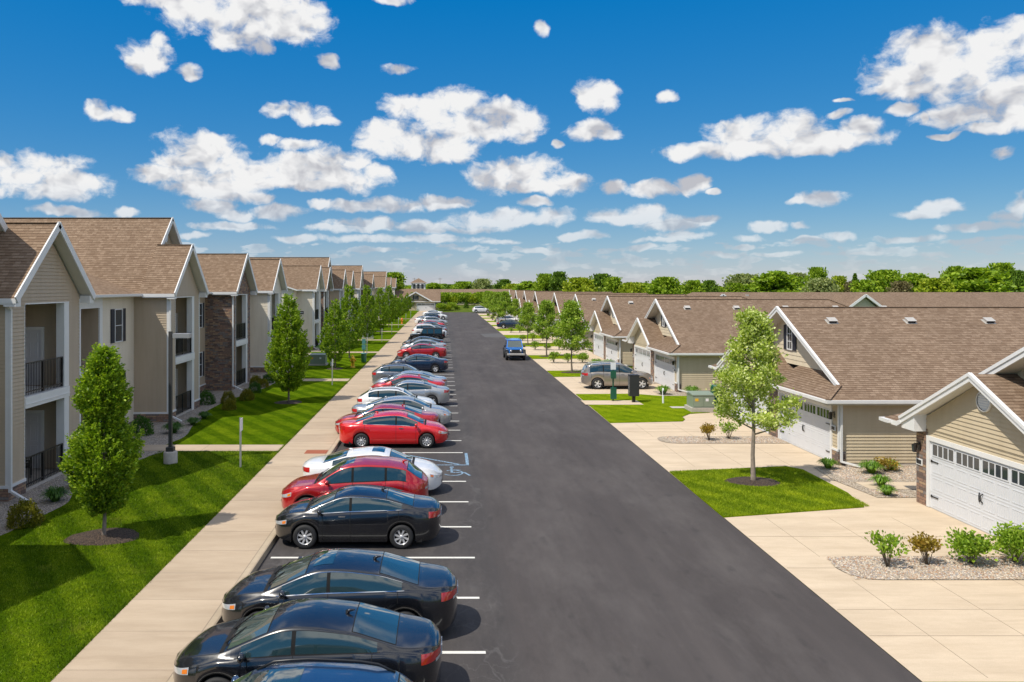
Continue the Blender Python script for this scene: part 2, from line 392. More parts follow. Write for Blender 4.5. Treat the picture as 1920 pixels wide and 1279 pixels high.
def m_marking(nm, c, th):
    t = NT(nm); t.color(c); t.rough(.7)
    tr = t.n('ShaderNodeBsdfTransparent'); mx = t.n('ShaderNodeMixShader')
    w = t.ramp(t.noise(t.coord('Object', (1, 1, 1)), 14, 6, .85), [(th, (0, 0, 0)), (th + .10, (1, 1, 1))])
    t.l(w, mx.inputs[0]); t.l(tr.outputs[0], mx.inputs[1]); t.l(t.b.outputs[0], mx.inputs[2]); t.l(mx.outputs[0], t.out.inputs[0])
    return t.mat
M['line'] = m_marking('line_paint', (.66, .65, .60), .30); M['blue_line'] = m_marking('blue_line_paint', (.22, .34, .46), .40)
M['bark'] = simple('bark', (.16, .125, .095), .9, var=.35, vs=9); M['bark_pale'] = simple('bark_pale', (.26, .21, .17), .9, var=.35, vs=9)
M['hornbeam'] = m_leaf('columnar_leaf', (.10, .19, .010), (.20, .33, .018), (.40, .52, .035), .38, .35)
M['maple'] = m_leaf('maple_leaf', (.24, .34, .03), (.42, .52, .08), (.78, .82, .42), .38, .4)
M['maple_far'] = m_leaf('maple_leaf_plain', (.15, .27, .02), (.26, .39, .035), (.42, .52, .09), .38, .3)
M['bush'] = m_leaf('bush_leaf', (.11, .21, .012), (.22, .36, .02), (.38, .52, .06), .3)
M['bush_gold'] = m_leaf('bush_gold', (.10, .10, .008), (.20, .19, .012), (.34, .30, .03), .3)
M['bush_red'] = m_leaf('bush_orange', (.20, .16, .015), (.36, .22, .03), (.42, .34, .05), .3)
M['lily'] = m_leaf('strap_leaf', (.07, .16, .012), (.14, .28, .02), (.24, .40, .04), .3)
M['lily_dark'] = m_leaf('strap_leaf_dark', (.03, .09, .012), (.06, .15, .02), (.10, .21, .03), .3)
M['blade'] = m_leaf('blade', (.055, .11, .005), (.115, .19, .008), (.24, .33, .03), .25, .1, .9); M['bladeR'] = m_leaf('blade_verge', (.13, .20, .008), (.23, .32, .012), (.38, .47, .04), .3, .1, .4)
M['far1'] = m_leaf('far_green', (.11, .20, .012), (.22, .34, .02), (.36, .47, .04), .3, .2)
M['far2'] = m_leaf('far_dark', (.055, .12, .014), (.11, .20, .02), (.19, .30, .03), .25, .2)
M['far3'] = m_leaf('far_lime', (.16, .24, .012), (.28, .36, .02), (.42, .48, .04), .3, .2)
M['far4'] = m_leaf('far_grey', (.15, .19, .06), (.26, .31, .11), (.40, .44, .20), .3, .2)
M['far5'] = m_leaf('far_brown', (.10, .085, .04), (.18, .15, .07), (.24, .22, .10), .25, .2)
M['rubber'] = simple('rubber', (.02, .02, .021), .75); M['under'] = simple('underbody', (.008, .008, .008), .9)
M['rim'] = simple('rim_alloy', (.68, .68, .69), .3, metal=.45); M['rim_dark'] = simple('rim_dark', (.10, .10, .105), .35, metal=.7)
M['autoglass'] = simple('auto_glass', (.018, .040, .046), .03, spec=.8, coat=1)
M['screenglass'] = simple('windscreen_glass', (.06, .085, .078), .03, spec=.8, coat=1)
M['chrome'] = simple('chrome', (.75, .76, .78), .12, metal=1); M['lens'] = simple('lens_clear', (.55, .57, .60), .12, metal=.4, coat=1)
M['redlens'] = simple('lens_red', (.42, .012, .012), .12, coat=1); M['amber'] = simple('lens_amber', (.65, .18, .02), .15, coat=1)
M['gap'] = simple('panel_gap', (.004, .004, .004), .9); M['cladding'] = simple('cladding', (.03, .03, .032), .6)
M['plate'] = simple('plate', (.5, .52, .56), .5)
M['utility'] = simple('utility_green', (.22, .27, .20), .5, var=.08); M['teal'] = simple('teal', (.07, .22, .22), .5); M['green_sign'] = simple('green_post', (.008, .09, .05), .45)
M['yellow'] = simple('hydrant_yellow', (.72, .42, .02), .45, var=.08); M['orange'] = simple('hydrant_orange', (.75, .22, .02), .45)
M['galv'] = simple('galvanised', (.42, .42, .42), .45, metal=.5); M['bronze'] = simple('bronze_pole', (.05, .048, .046), .5)
M['basec'] = simple('base_concrete', (.45, .41, .36), .9, var=.15, vs=7); M['signwhite'] = simple('sign_white', (.75, .76, .78), .5)
M['charcoal'] = simple('charcoal', (.025, .026, .03), .5); M['wicker'] = simple('wicker', (.03, .027, .025), .8, var=.3, vs=30)
M['terra'] = simple('tactile_red', (.33, .10, .05), .85)
M['shed_blue'] = simple('shed_blue', (.24, .32, .40), .5); M['shed_white'] = simple('shed_white', (.78, .78, .78), .5)
# ---------------------------------------------------------------- camera, sun, sky
cam = bpy.data.cameras.new('camera'); co = bpy.data.objects.new('camera', cam); COL.objects.link(co)
cam.lens = 28; cam.sensor_width = 36; cam.clip_end = 6000; cam.clip_start = .1
co.location = (0, 0, H); co.rotation_euler = (math.radians(90), 0, 0)
cam.shift_x = (960 - CX) / 1920; cam.shift_y = -(639.5 - HY) / 1920
SC.camera = co
SD = Vector((.55, .37, -1)).normalized()
sun = bpy.data.lights.new('sun', 'SUN'); sun.energy = 4.7; sun.angle = math.radians(.53); sun.color = (1, .93, .82)
so = bpy.data.objects.new('sun', sun); COL.objects.link(so); so.rotation_euler = SD.to_track_quat('-Z', 'Y').to_euler(); so.location = (0, 0, 60)
W = bpy.data.worlds.new('World'); SC.world = W; W.use_nodes = True
class WN(NT):
    def __init__(s): s.nt = W.node_tree
w = WN(); bg = w.nt.nodes['Background']; bg.inputs[1].default_value = .1
try: W.cycles.sampling_method = 'MANUAL'; W.cycles.sample_map_resolution = 512
except Exception: pass
sky = w.n('ShaderNodeTexSky', sky_type='NISHITA'); sky.sun_disc = False
sky.sun_elevation = math.asin(-SD.z); sky.sun_rotation = math.atan2(-SD.x, -SD.y); sky.air_density = 1.0; sky.dust_density = 0; sky.ozone_density = 6
hs = w.n('ShaderNodeHueSaturation'); hs.inputs['Saturation'].default_value = 1.25; hs.inputs['Value'].default_value = 1.0; hs.inputs['Hue'].default_value = .5
w.l(sky.outputs[0], hs.inputs['Color'])
gr = w.n('ShaderNodeVectorMath', operation='MULTIPLY_ADD'); w.l(hs.outputs[0], gr.inputs[0]); gr.inputs[1].default_value = (.72, .6, .35); gr.inputs[2].default_value = (-.27, .85, 3.8)
gm = w.n('ShaderNodeVectorMath', operation='MAXIMUM'); w.l(gr.outputs[0], gm.inputs[0]); gm.inputs[1].default_value = (.01, .01, .01)
tc = w.n('ShaderNodeTexCoord'); dirv = tc.outputs['Generated']
sp = w.n('ShaderNodeSeparateXYZ'); w.l(dirv, sp.inputs[0])
az = w.math('ARCTAN2', sp.outputs[0], sp.outputs[1]); el = w.math('ARCSINE', sp.outputs[2])
cb = w.n('ShaderNodeCombineXYZ'); w.l(az, cb.inputs[0]); w.l(el, cb.inputs[1]); uv = cb.outputs[0]
def fbm(vec, sc, det, ro, off=(0, 0, 0), sx=1.0, sy=1.35):
    mp = w.n('ShaderNodeMapping'); mp.inputs['Location'].default_value = off; mp.inputs['Scale'].default_value = (sx, sy, 1); w.l(vec, mp.inputs[0])
    return w.noise(mp.outputs[0], sc, det, ro, '2D')
# coarse warp so that outlines billow
nz = w.n('ShaderNodeTexNoise', noise_dimensions='2D'); nz.inputs['Scale'].default_value = 26; nz.inputs['Detail'].default_value = 3; w.l(uv, nz.inputs['Vector'])
wv = w.n('ShaderNodeVectorMath', operation='SUBTRACT'); w.l(nz.outputs['Color'], wv.inputs[0]); wv.inputs[1].default_value = (.5, .5, .5)
ws = w.n('ShaderNodeVectorMath', operation='MULTIPLY_ADD'); w.l(wv.outputs[0], ws.inputs[0]); ws.inputs[1].default_value = (.022, .014, 0); w.l(uv, ws.inputs[2])
puv = ws.outputs[0]
CL = [(300,4,64,16),(385,18,95,38),(480,22,105,52),(455,72,62,24),(560,40,55,36),(490,88,30,12),(280,106,46,28),(293,86,20,22),(250,118,20,20),(356,137,20,13),(185,205,28,17),(222,215,26,14),(614,115,19,12),(748,131,26,9),(735,2,34,7),(1017,53,12,16),(520,208,25,14),(582,214,38,18),(610,228,26,9),(1118,178,36,27),(1140,190,18,18),(1113,243,40,20),(1135,250,28,12),(1050,270,10,7),(1251,183,20,11),(760,200,42,24),(815,205,48,26),(865,190,48,26),(930,210,60,26),(975,235,45,30),(880,235,85,32),(740,258,66,32),(800,272,72,28),(850,285,60,18),(700,270,30,14),(385,282,76,34),(340,300,45,20),(370,330,120,18),(290,328,55,16),(410,355,95,20),(640,302,58,26),(655,335,72,24),(560,325,60,22),(700,325,32,18),(590,345,70,12),(505,262,22,8),(556,273,38,12),(95,312,72,24),(40,325,50,24),(130,340,66,22),(90,358,98,16),(12,305,22,14),(930,328,46,32),(985,325,58,30),(1055,345,42,22),(1000,348,90,12),(1150,351,24,12),(1395,250,70,28),(1480,240,75,26),(1330,283,85,15),(1430,276,110,18),(1560,262,95,17),(1612,240,40,18),(1500,280,90,12),(1280,287,40,9),(1745,95,75,42),(1690,140,70,38),(1860,85,62,42),(1800,140,120,46),(1895,62,40,24),(1880,180,90,50),(1720,170,70,18),(1800,215,80,22),(1845,240,55,12),(1905,215,50,24),(1660,165,40,12),(1695,205,30,10),(1735,222,10,14),(1570,215,22,8),(1577,190,18,4),(1770,255,28,6),(1240,355,60,14),(1295,343,36,14),(1335,362,12,5),(1540,372,40,13),(1510,378,30,7),(1890,283,24,11),(1760,388,36,13),(1728,400,48,10),(1905,385,18,26),(1840,425,82,10),(1890,405,30,12),(830,380,52,13),(740,385,60,13),(670,388,62,11),(597,380,20,9),(525,398,52,14),(400,385,48,12),(440,400,30,12),(690,420,68,11),(640,428,60,8),(790,425,60,12),(900,415,70,16),(960,408,60,16),(1035,405,42,16),(890,430,60,8),(1006,379,26,8),(1150,405,52,15),(1195,402,48,16),(1260,420,65,16),(1320,410,34,10),(130,395,68,9),(240,397,22,10),(430,425,70,9),(1440,425,40,10),(1500,425,16,8)]
CL += [(770,448,150,8),(945,455,38,6),(1100,442,40,8),(1280,440,50,8),(1235,450,50,6),(550,448,38,8),(1440,430,36,8),(1405,447,32,6),(1565,443,32,8),(1520,452,34,7),(1700,447,60,7),(1815,455,46,6),(1885,452,34,7),(1200,464,34,6),(1080,443,30,7),(860,466,28,5),(370,441,30,6),(1340,478,44,6),(1450,476,46,6),(1020,472,36,6),(700,470,50,5),(1600,472,70,6),(1740,478,36,5),(1390,462,22,5)] + [(470,320,60,18),(535,308,50,20),(480,345,80,12),(420,312,80,20),(455,368,60,14),(600,310,40,22),(560,300,30,14)]
best = -3.0; bigA = None; bigB = None
for cx, cy, rx, ry in CL:
    d = Vector(((cx - CX) / F, 1, (HY - cy) / F)).normalized(); ca = math.atan2(d.x, d.y); ce = math.asin(d.z)
    rx_ = rx * 1.2 / F * math.cos(ca) ** 2 ; ry_ = ry * 1.16 / F * math.cos(ca)
    b = w.n('ShaderNodeVectorMath', operation='MULTIPLY_ADD'); w.l(puv, b.inputs[0]); b.inputs[1].default_value = (1 / rx_, 1 / ry_, 0); b.inputs[2].default_value = (-ca / rx_, -ce / ry_, 0)
    dt = w.n('ShaderNodeVectorMath', operation='DOT_PRODUCT'); w.l(b.outputs[0], dt.inputs[0]); w.l(b.outputs[0], dt.inputs[1])
    q = dt.outputs['Value']
    best = q if isinstance(best, float) else w.math('MINIMUM', best, q)
    if rx * ry > 1100:
        b2 = w.n('ShaderNodeVectorMath', operation='MULTIPLY_ADD'); w.l(puv, b2.inputs[0]); b2.inputs[1].default_value = (1 / rx_, 1 / ry_, 0); b2.inputs[2].default_value = (-(ca + .004) / rx_, -(ce - .012) / ry_, 0)
        d2 = w.n('ShaderNodeVectorMath', operation='DOT_PRODUCT'); w.l(b2.outputs[0], d2.inputs[0]); w.l(b2.outputs[0], d2.inputs[1])
        bigA = q if bigA is None else w.math('MINIMUM', bigA, q); bigB = d2.outputs['Value'] if bigB is None else w.math('MINIMUM', bigB, d2.outputs['Value'])
best = w.math('SUBTRACT', 1.0, best); bestE = best
# rows of small distant clouds just above the horizon
lowm = w.n('ShaderNodeMapRange', interpolation_type='SMOOTHSTEP'); w.l(el, lowm.inputs[0]); lowm.inputs[1].default_value = .075; lowm.inputs[2].default_value = .045
lown = w.math('MULTIPLY', w.math('SUBTRACT', fbm(uv, 24, 3, .55, (5, 1.3, 0), 1, 3.4), .52), 10)
best = w.math('MAXIMUM', best, w.math('SUBTRACT', lown, w.math('MULTIPLY', w.math('SUBTRACT', 1.0, lowm.outputs[0]), 9)))
f1 = fbm(puv, 30, 9, .60); f1b = fbm(puv, 30, 3, .5, (.09, -.20, 0)); f1c = fbm(puv, 30, 3, .5); f2 = fbm(puv, 12, 3, .5, (3, 7, 0)); f2b = fbm(puv, 12, 3, .5, (3.05, 7 - .13, 0))
lowk = w.math('GREATER_THAN', w.math('SUBTRACT', lown, w.math('MULTIPLY', w.math('SUBTRACT', 1.0, lowm.outputs[0]), 9)), w.math('MAXIMUM', bestE, -.9))
fd = w.math('ADD', best, w.math('MULTIPLY', w.math('SUBTRACT', f1, .47), 2.7))
al = w.n('ShaderNodeMapRange', interpolation_type='SMOOTHSTEP'); w.l(fd, al.inputs[0]); al.inputs[1].default_value = -.10; al.inputs[2].default_value = .95
# high broken cloud overhead, outside the picture, for reflections and light
ov = w.n('ShaderNodeMapRange', interpolation_type='SMOOTHSTEP'); w.l(fbm(dirv, 3.4, 6, .5, (2, 2, 0)), ov.inputs[0]); ov.inputs[1].default_value = .40; ov.inputs[2].default_value = .60
up0 = w.n('ShaderNodeMapRange'); w.l(el, up0.inputs[0]); up0.inputs[1].default_value = .44; up0.inputs[2].default_value = .62
sd = w.n('ShaderNodeMapRange'); w.l(w.math('ABSOLUTE', az), sd.inputs[0]); sd.inputs[1].default_value = .85; sd.inputs[2].default_value = 1.15
sd2 = w.n('ShaderNodeMapRange'); w.l(el, sd2.inputs[0]); sd2.inputs[1].default_value = .03; sd2.inputs[2].default_value = .12
up = w.n('ShaderNodeMapRange'); w.l(w.math('MAXIMUM', up0.outputs[0], w.math('MULTIPLY', sd.outputs[0], sd2.outputs[0])), up.inputs[0])
alpha = w.math('MAXIMUM', al.outputs[0], w.math('MULTIPLY', ov.outputs[0], up.outputs[0]))
# relief: lit crowns, greyer bases and hollows
rel = w.math('ADD', w.math('MULTIPLY', w.math('SUBTRACT', f1c, f1b), 2.2), w.math('MULTIPLY', w.math('SUBTRACT', f2, f2b), 2.0))
core = w.n('ShaderNodeMapRange'); w.l(fd, core.inputs[0]); core.inputs[1].default_value = .3; core.inputs[2].default_value = 1.7; core.inputs[3].default_value = 0; core.inputs[4].default_value = .16
gd = w.n('ShaderNodeMapRange'); w.l(w.math('SUBTRACT', bigA, bigB), gd.inputs[0]); gd.inputs[1].default_value = -.35; gd.inputs[2].default_value = .9; gd.inputs[3].default_value = -.10; gd.inputs[4].default_value = .44
lit = w.math('SUBTRACT', w.math('SUBTRACT', w.math('ADD', 1.0, rel), core.outputs[0]), gd.outputs[0])
cc = w.ramp(lit, [(0.2, (.58, .59, .64)), (.55, (.76, .77, .80)), (.85, (.93, .93, .94)), (1, (1.0, 1.0, 1.0))])
cc10 = w.mix(cc, (8.9, 8.9, 8.9), 1.0, 'MULTIPLY')
# pale band low over the horizon softens distant clouds
lo = w.n('ShaderNodeMapRange'); w.l(el, lo.inputs[0]); lo.inputs[1].default_value = .0; lo.inputs[2].default_value = .12; lo.inputs[3].default_value = .30; lo.inputs[4].default_value = 1
alpha2 = w.math('MULTIPLY', w.math('MULTIPLY', alpha, lo.outputs[0]), w.math('SUBTRACT', 1.0, w.math('MULTIPLY', lowk, .35)))
glow = w.n('ShaderNodeVectorMath', operation='SCALE'); w.l(cc10, glow.inputs[0]); w.l(w.math('ADD', 1.0, w.math('MULTIPLY', up.outputs[0], .32)), glow.inputs['Scale'])
w.l(w.mix(gm.outputs[0], glow.outputs[0], alpha2), bg.inputs[0])
SC.view_settings.view_transform = 'Standard'; SC.view_settings.look = 'None'; SC.view_settings.exposure = 0; SC.view_settings.gamma = 1
SC.cycles.use_denoising = True; SC.cycles.max_bounces = 6; SC.cycles.diffuse_bounces = 3; SC.cycles.glossy_bounces = 3; SC.cycles.transparent_max_bounces = 6; SC.cycles.transmission_bounces = 3
SC.cycles.caustics_reflective = False; SC.cycles.caustics_refractive = False; SC.cycles.sample_clamp_indirect = 6
# ---------------------------------------------------------------- ground, road, paving
R0, R1, RE = .0, 8.45, 200.0             # lane, far end
ZL = .13                                  # level of the lawn left of the kerb
def sheet(name, pts, z, mat, parent=None, kind='structure', th=0):
    mb = MB(); P = [(x, y, z) for x, y in pts]; mb.poly(P, mat, (0, 0, 1))
    if th:
        for i in range(len(P)):
            a, b = P[i], P[(i + 1) % len(P)]
            mb.poly([a, b, (b[0], b[1], z - th), (a[0], a[1], z - th)], mat)
    o = mb.build(name, parent)
    if not parent: tag(o, kind=kind)
    return o
def rect(x0, x1, y0, y1): return [(x0, y0), (x1, y0), (x1, y1), (x0, y1)]
mb = MB(); S_ = 3000
for a, b, c, d in ((-S_, S_, -200, S_),): mb.poly([(a, c, -.06), (b, c, -.06), (b, d, -.06), (a, d, -.06)], M['field'], (0, 0, 1))
tag(mb.build('ground'), kind='structure')
road = sheet('road', [(-4.62, -5), (R1, -5), (R1, RE), (60, RE), (60, 211), (-4.62, 211)], 0, M['asphalt'])
sheet('asphalt_patch', [(8.35, 108), (5.6, 108.5), (5.3, 116), (8.35, 117.5)], .004, simple('asphalt_patch', (.085, .082, .08), .9, var=.2), road)
# left lawn, pavement, kerb
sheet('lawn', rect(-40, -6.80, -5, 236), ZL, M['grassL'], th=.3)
mb = MB(); mb.poly([(-6.8, -5, .15), (-4.79, -5, .15), (-4.79, 211, .15), (-6.8, 211, .15)], M['walk'], (0, 0, 1)); mb.poly([(-6.8, -5, .15), (-6.8, 211, .15), (-6.8, 211, 0), (-6.8, -5, 0)], M['walk'])
sw = mb.build('sidewalk'); tag(sw, kind='structure')
mb = MB()
for k in range(140):
    y = 6.2 + k * 1.6; mb.box(-6.79, -4.8, y - .005, y + .005, .146, .1525, M['joint'])
mb.box(-4.80, -4.785, -5, 211, .146, .1535, M['joint']); mb.build('expansion_joint', sw)
mb = MB(); y0, y1 = -5, 211
pr = [(-4.785, .15), (-4.65, .15), (-4.62, .135), (-4.60, .0), (-4.60, -.1), (-4.785, -.1)]
for i in range(len(pr) - 1):
    a, b = pr[i], pr[i + 1]; mb.poly([(a[0], y0, a[1]), (a[0], y1, a[1]), (b[0], y1, b[1]), (b[0], y0, b[1])], M['kerb'])
tag(mb.build('kerb'), kind='structure')
mb = MB(); mb.box(-5.7, -4.80, 32.5, 33.2, .146, .158, M['terra'])
for i in range(9):
    for j in range(9): mb.box(-5.66 + i * .1, -5.63 + i * .1, 32.54 + j * .07, 32.57 + j * .07, .157, .165, M['terra'])
mb.build('tactile_pad', sw)
paths = [(-12.9, 33.1, 34.35), (-11.9, 57.4, 58.8), (-11.9, 81.5, 83), (-11.9, 100.2, 101.6), (-11.9, 119, 120.4), (-11.9, 140, 141.4), (-11.9, 165, 166.4)]
pth = MB()
for x0, a, b in paths:
    pth.box(x0, -6.8, a, b, .02, .148, M['walk'])
    for k in range(3): pth.box(x0 + 1.3 + k * 1.5, x0 + 1.314 + k * 1.5, a + .01, b - .01, .14, .152, M['joint'])
tag(pth.build('footpath'), kind='structure')
# gravel planting beds along the apartments, wavy edge
def bed(name, edge, xin, z, mat, kind='structure'):
    mb = MB()
    for (xa, ya), (xb, yb) in zip(edge, edge[1:]): mb.poly([(xin, ya, z), (xa, ya, z), (xb, yb, z), (xin, yb, z)], mat, (0, 0, 1))
    return tag(mb.build(name), kind=kind)
def smooth_edge(pts, n=10):
    out = []
    for i in range(len(pts) - 1):
        for k in range(n):
            t = k / n; t2 = t * t * (3 - 2 * t); out.append((pts[i][0] + (pts[i + 1][0] - pts[i][0]) * t2, pts[i][1] + (pts[i + 1][1] - pts[i][1]) * t))
    return out + [pts[-1]]
bed('gravel_bed', smooth_edge([(-12.6, 12), (-12.7, 20), (-12.1, 22.5), (-11.9, 25), (-12.4, 27), (-12.7, 29.5), (-11.9, 32), (-11.6, 33.08)]), -17, ZL + .006, M['gravelL'])
bed('gravel_bed', smooth_edge([(-12.0, 34.37), (-11.8, 36), (-12.4, 40), (-13.0, 44), (-13.0, 47), (-12.5, 51), (-12.0, 54), (-11.9, 57.38)]), -17, ZL + .006, M['gravelL'])
bed('gravel_bed', smooth_edge([(-11.9, 58.82), (-12.4, 63), (-12.8, 69), (-13.4, 76), (-12.6, 81.48)]), -17, ZL + .006, M['gravelL'])
for a, b in ((83.02, 100.18), (101.62, 118.98), (120.42, 139.98), (141.42, 164.98), (166.42, 230)):
    bed('gravel_bed', smooth_edge([(-12.4, a), (-13, (a * 2 + b) / 3), (-12.8, (a + 2 * b) / 3), (-12.4, b)]), -17, ZL + .006, M['gravelL'])
def mulch_ring(x, y, rx, ry, z):
    mb = MB(); n = 28; b = []
    for k in range(n):
        t = 2 * math.pi * k / n; j = 1 + .06 * math.sin(3 * t + x) + rnd.uniform(-.03, .03); b.append((x + rx * j * math.cos(t), y + ry * j * math.sin(t), z))
    c = (x, y, z + .06)
    for k in range(n):
        p, q = b[k], b[(k + 1) % n]; pm = tuple((u * .45 + v * .55) for u, v in zip(p, c)); qm = tuple((u * .45 + v * .55) for u, v in zip(q, c)); pm = (pm[0], pm[1], z + .045); qm = (qm[0], qm[1], z + .045)
        mb.poly([p, q, qm, pm], M['mulch'], (0, 0, 1), True); mb.poly([pm, qm, c], M['mulch'], (0, 0, 1), True)
    return tag(mb.build('mulch_ring'), kind='structure')
# right side: one concrete sheet, then verges, gravel strips and joints lying on it
drv = sheet('driveway', rect(R1, 15.6, 14.04, RE), .012, M['drive'])
sheet('lawn', rect(R1, 15.6, -5, 14.04), .02, M['grassR'])
VG = [(24.0, 29.9), (61.0, 65.4), (76.0, 80.0), (91.6, 97.0), (105, 113), (123, 129), (137.5, 142), (153, 158), (169, 174), (184, 189)]
for i, (a, b) in enumerate(VG):
    if i == 0: P = [(8.44, 24.0), (13.25, 25.1), (13.6, 26.8), (13.62, 30.2), (13.2, 30.75), (8.46, 29.85)]
    else: P = [(8.46, a), (13.2, a + .3), (13.4, b), (8.46, b - .1)]
    sheet('lawn', P, .045, M['grassR'], th=.05)
sheet('lawn', [(8.46, 40.5), (12.3, 41.0), (12.6, 41.6), (12.7, 42.4), (13.4, 43.4), (15.9, 44.3), (19, 44.3), (19, 50.2), (13.7, 50.4), (12.2, 51.4), (8.5, 51.2)], .045, M['grassR'], th=.05)
sheet('footpath', [(8.3, 46.6), (11.7, 46.6), (11.7, 48.3), (8.3, 48.3)], .05, M['drive'])
sheet('footpath', rect(13.0, 14.0, 45.3, 45.9), .05, M['basec'])
def strip(x0, x1, yc, hw, mat=M['gravel']):
    pts = [(x1, yc - hw), (x1, yc + hw)]
    for k in range(9):
        t = math.pi / 2 + math.pi * k / 8; pts.append((x0 + .7 + .7 * math.cos(t), yc + hw * math.sin(t)))
    sheet('gravel_bed', pts, .03, mat)
ST = [19.72, 36.1, 57.4, 72.3, 86.9, 101.3, 118.5, 133.2, 149, 163.5, 179]
for i, y in enumerate(ST):
    strip(9.7, 15.5, y, .82 if i < 2 else .6)
for a, b, c in ((26.25, 30.95, 14.3), (50.4, 53, 13.9)):
    sheet('gravel_bed', [(c, a), (14.0 if a < 40 else c, (a + b) / 2), (c - .1, b - .4), (c + .4, b), (24, b), (24, a)], .03, M['gravel'])
sheet('footpath', [(14.6, 27.3), (20, 27.3), (20, 28.2), (14.6, 28.3)], .036, M['drive'])
jb = MB(); jz = (.008, .0165)
for y in (15.9, 17.2, 22.2, 33.3, 38.2): jb.box(8.5, 15.2, y - .005, y + .005, *jz, M['joint'])
for x in (9.7, 11.6, 13.5):
    for a, b in ((14.2, 18.9), (20.55, 24.0), (30.8, 35.2), (36.95, 40.4), (51.5, 56.8), (58.0, 61), (65.5, 71.6), (73, 76)): jb.box(x - .004, x + .004, a, b, *jz, M['joint'])
for y in ST: jb.box(8.5, 9.68, y - .008, y + .008, *jz, M['joint'])
jb.build('control_joint', drv)
# parking bays
SY = [10.0, 12.6, 15.2, 17.86, 20.5, 23.12, 25.8, 28.5]
S2 = [33.4, 36.0, 38.6, 41.2, 43.8, 46.4, 48.85, 51.3, 53.5, 55.8, 58.2, 60.6, 63.0, 65.4]
while S2[-1] < 190: S2.append(S2[-1] + 2.55)
for y in SY + S2:
    mb = MB(); mb.poly([(-4.45, y - .055, .005), (.8, y - .055, .005), (.8, y + .055, .005), (-4.45, y + .055, .005)], M['line'], (0, 0, 1)); mb.build('parking_line', road)
mb = MB(); B = M['blue_line']
def ln(x0, y0, x1, y1, w, mat=B, z=.006):
    d = Vector((x1 - x0, y1 - y0, 0)).normalized(); n = Vector((-d.y, d.x, 0)) * w / 2; a = Vector((x0, y0, z)); b = Vector((x1, y1, z)); mb.poly([a - n, b - n, b + n, a + n], mat, (0, 0, 1))
ln(-4.4, 31.1, .98, 31.1, .1); ln(.93, 31.1, .93, 33.3, .12); ln(-2.0, 33.3, .6, 31.2, .11, B, .009); ln(-4.2, 33.2, -1.5, 31.2, .11, B, .009)
mb.build('access_aisle_marking', road)
mb = MB()                                  # wheelchair symbol on the bay
cx_, cy_ = .35, 29.8
for k in range(14):
    t0 = 2 * math.pi * k / 18 - 2.6; t1 = 2 * math.pi * (k + 1) / 18 - 2.6
    ln(cx_ + .36 * math.cos(t0), cy_ + .42 * math.sin(t0), cx_ + .36 * math.cos(t1), cy_ + .42 * math.sin(t1), .07)
ln(cx_ - .05, cy_ + .75, cx_ - .05, cy_ + .05, .09); ln(cx_ - .05, cy_ + .05, cx_ + .42, cy_ + .05, .09, B, .008); ln(cx_ + .42, cy_ + .05, cx_ + .62, cy_ - .45, .09, B, .010); ln(cx_ - .05, cy_ + .45, cx_ + .3, cy_ + .45, .07, B, .0075)
ln(cx_ - .12, cy_ + .92, cx_ + .04, cy_ + .92, .16)
mb.build('wheelchair_symbol', road)
# ---------------------------------------------------------------- ranch duplexes on the right
HR = 6.0; HE = 2.6; HW = 6.7; SL = (HR - HE) / HW
Tm = M['trim']
def basis(o, u, v, w_): # u = along, v = outward, w = up
    return Matrix(((u[0], v[0], w_[0], o[0]), (u[1], v[1], w_[1], o[1]), (u[2], v[2], w_[2], o[2]), (0, 0, 0, 1)))
def window_set(parent, o, u, v, wd, ht, shut=0, cols=2, rows=3, part='window'):
    Mx = basis(o, u, v, (0, 0, 1)); t = .05
    mb = MB(); mb.M = Mx
    mb.box(-wd / 2, wd / 2, 0, .05, -t, 0, Tm); mb.box(-wd / 2, wd / 2, 0, .05, ht, ht + t, Tm)
    mb.box(-wd / 2 - t, -wd / 2, 0, .05, -t, ht + t, Tm); mb.box(wd / 2, wd / 2 + t, 0, .05, -t, ht + t, Tm)
    for k in range(1, cols): x = -wd / 2 + wd * k / cols; mb.box(x - .012, x + .012, .012, .03, 0, ht, Tm)
    for k in range(1, rows): z = ht * k / rows; mb.box(-wd / 2, wd / 2, .012, .034, z - .014, z + .014, Tm)
    f = mb.build(part, parent)
    mb = MB(); mb.M = Mx; mb.box(-wd / 2, wd / 2, -.01, .02, 0, ht, M['glass']); mb.build('pane', f)
    if shut:
        for s in (-1, 1):
            mb = MB(); mb.M = Mx; x0 = s * (wd / 2 + t + .01); x1 = x0 + s * shut
            mb.box(x0, x1, 0, .035, -t, ht + t, M['shutter'])
            k = 0
            while k * .09 < ht - .1: mb.box(x0 + s * .04, x1 - s * .04, .03, .045, .05 + k * .09, .11 + k * .09, M['shutter']); k += 1
            mb.build('shutter', parent)
    return f
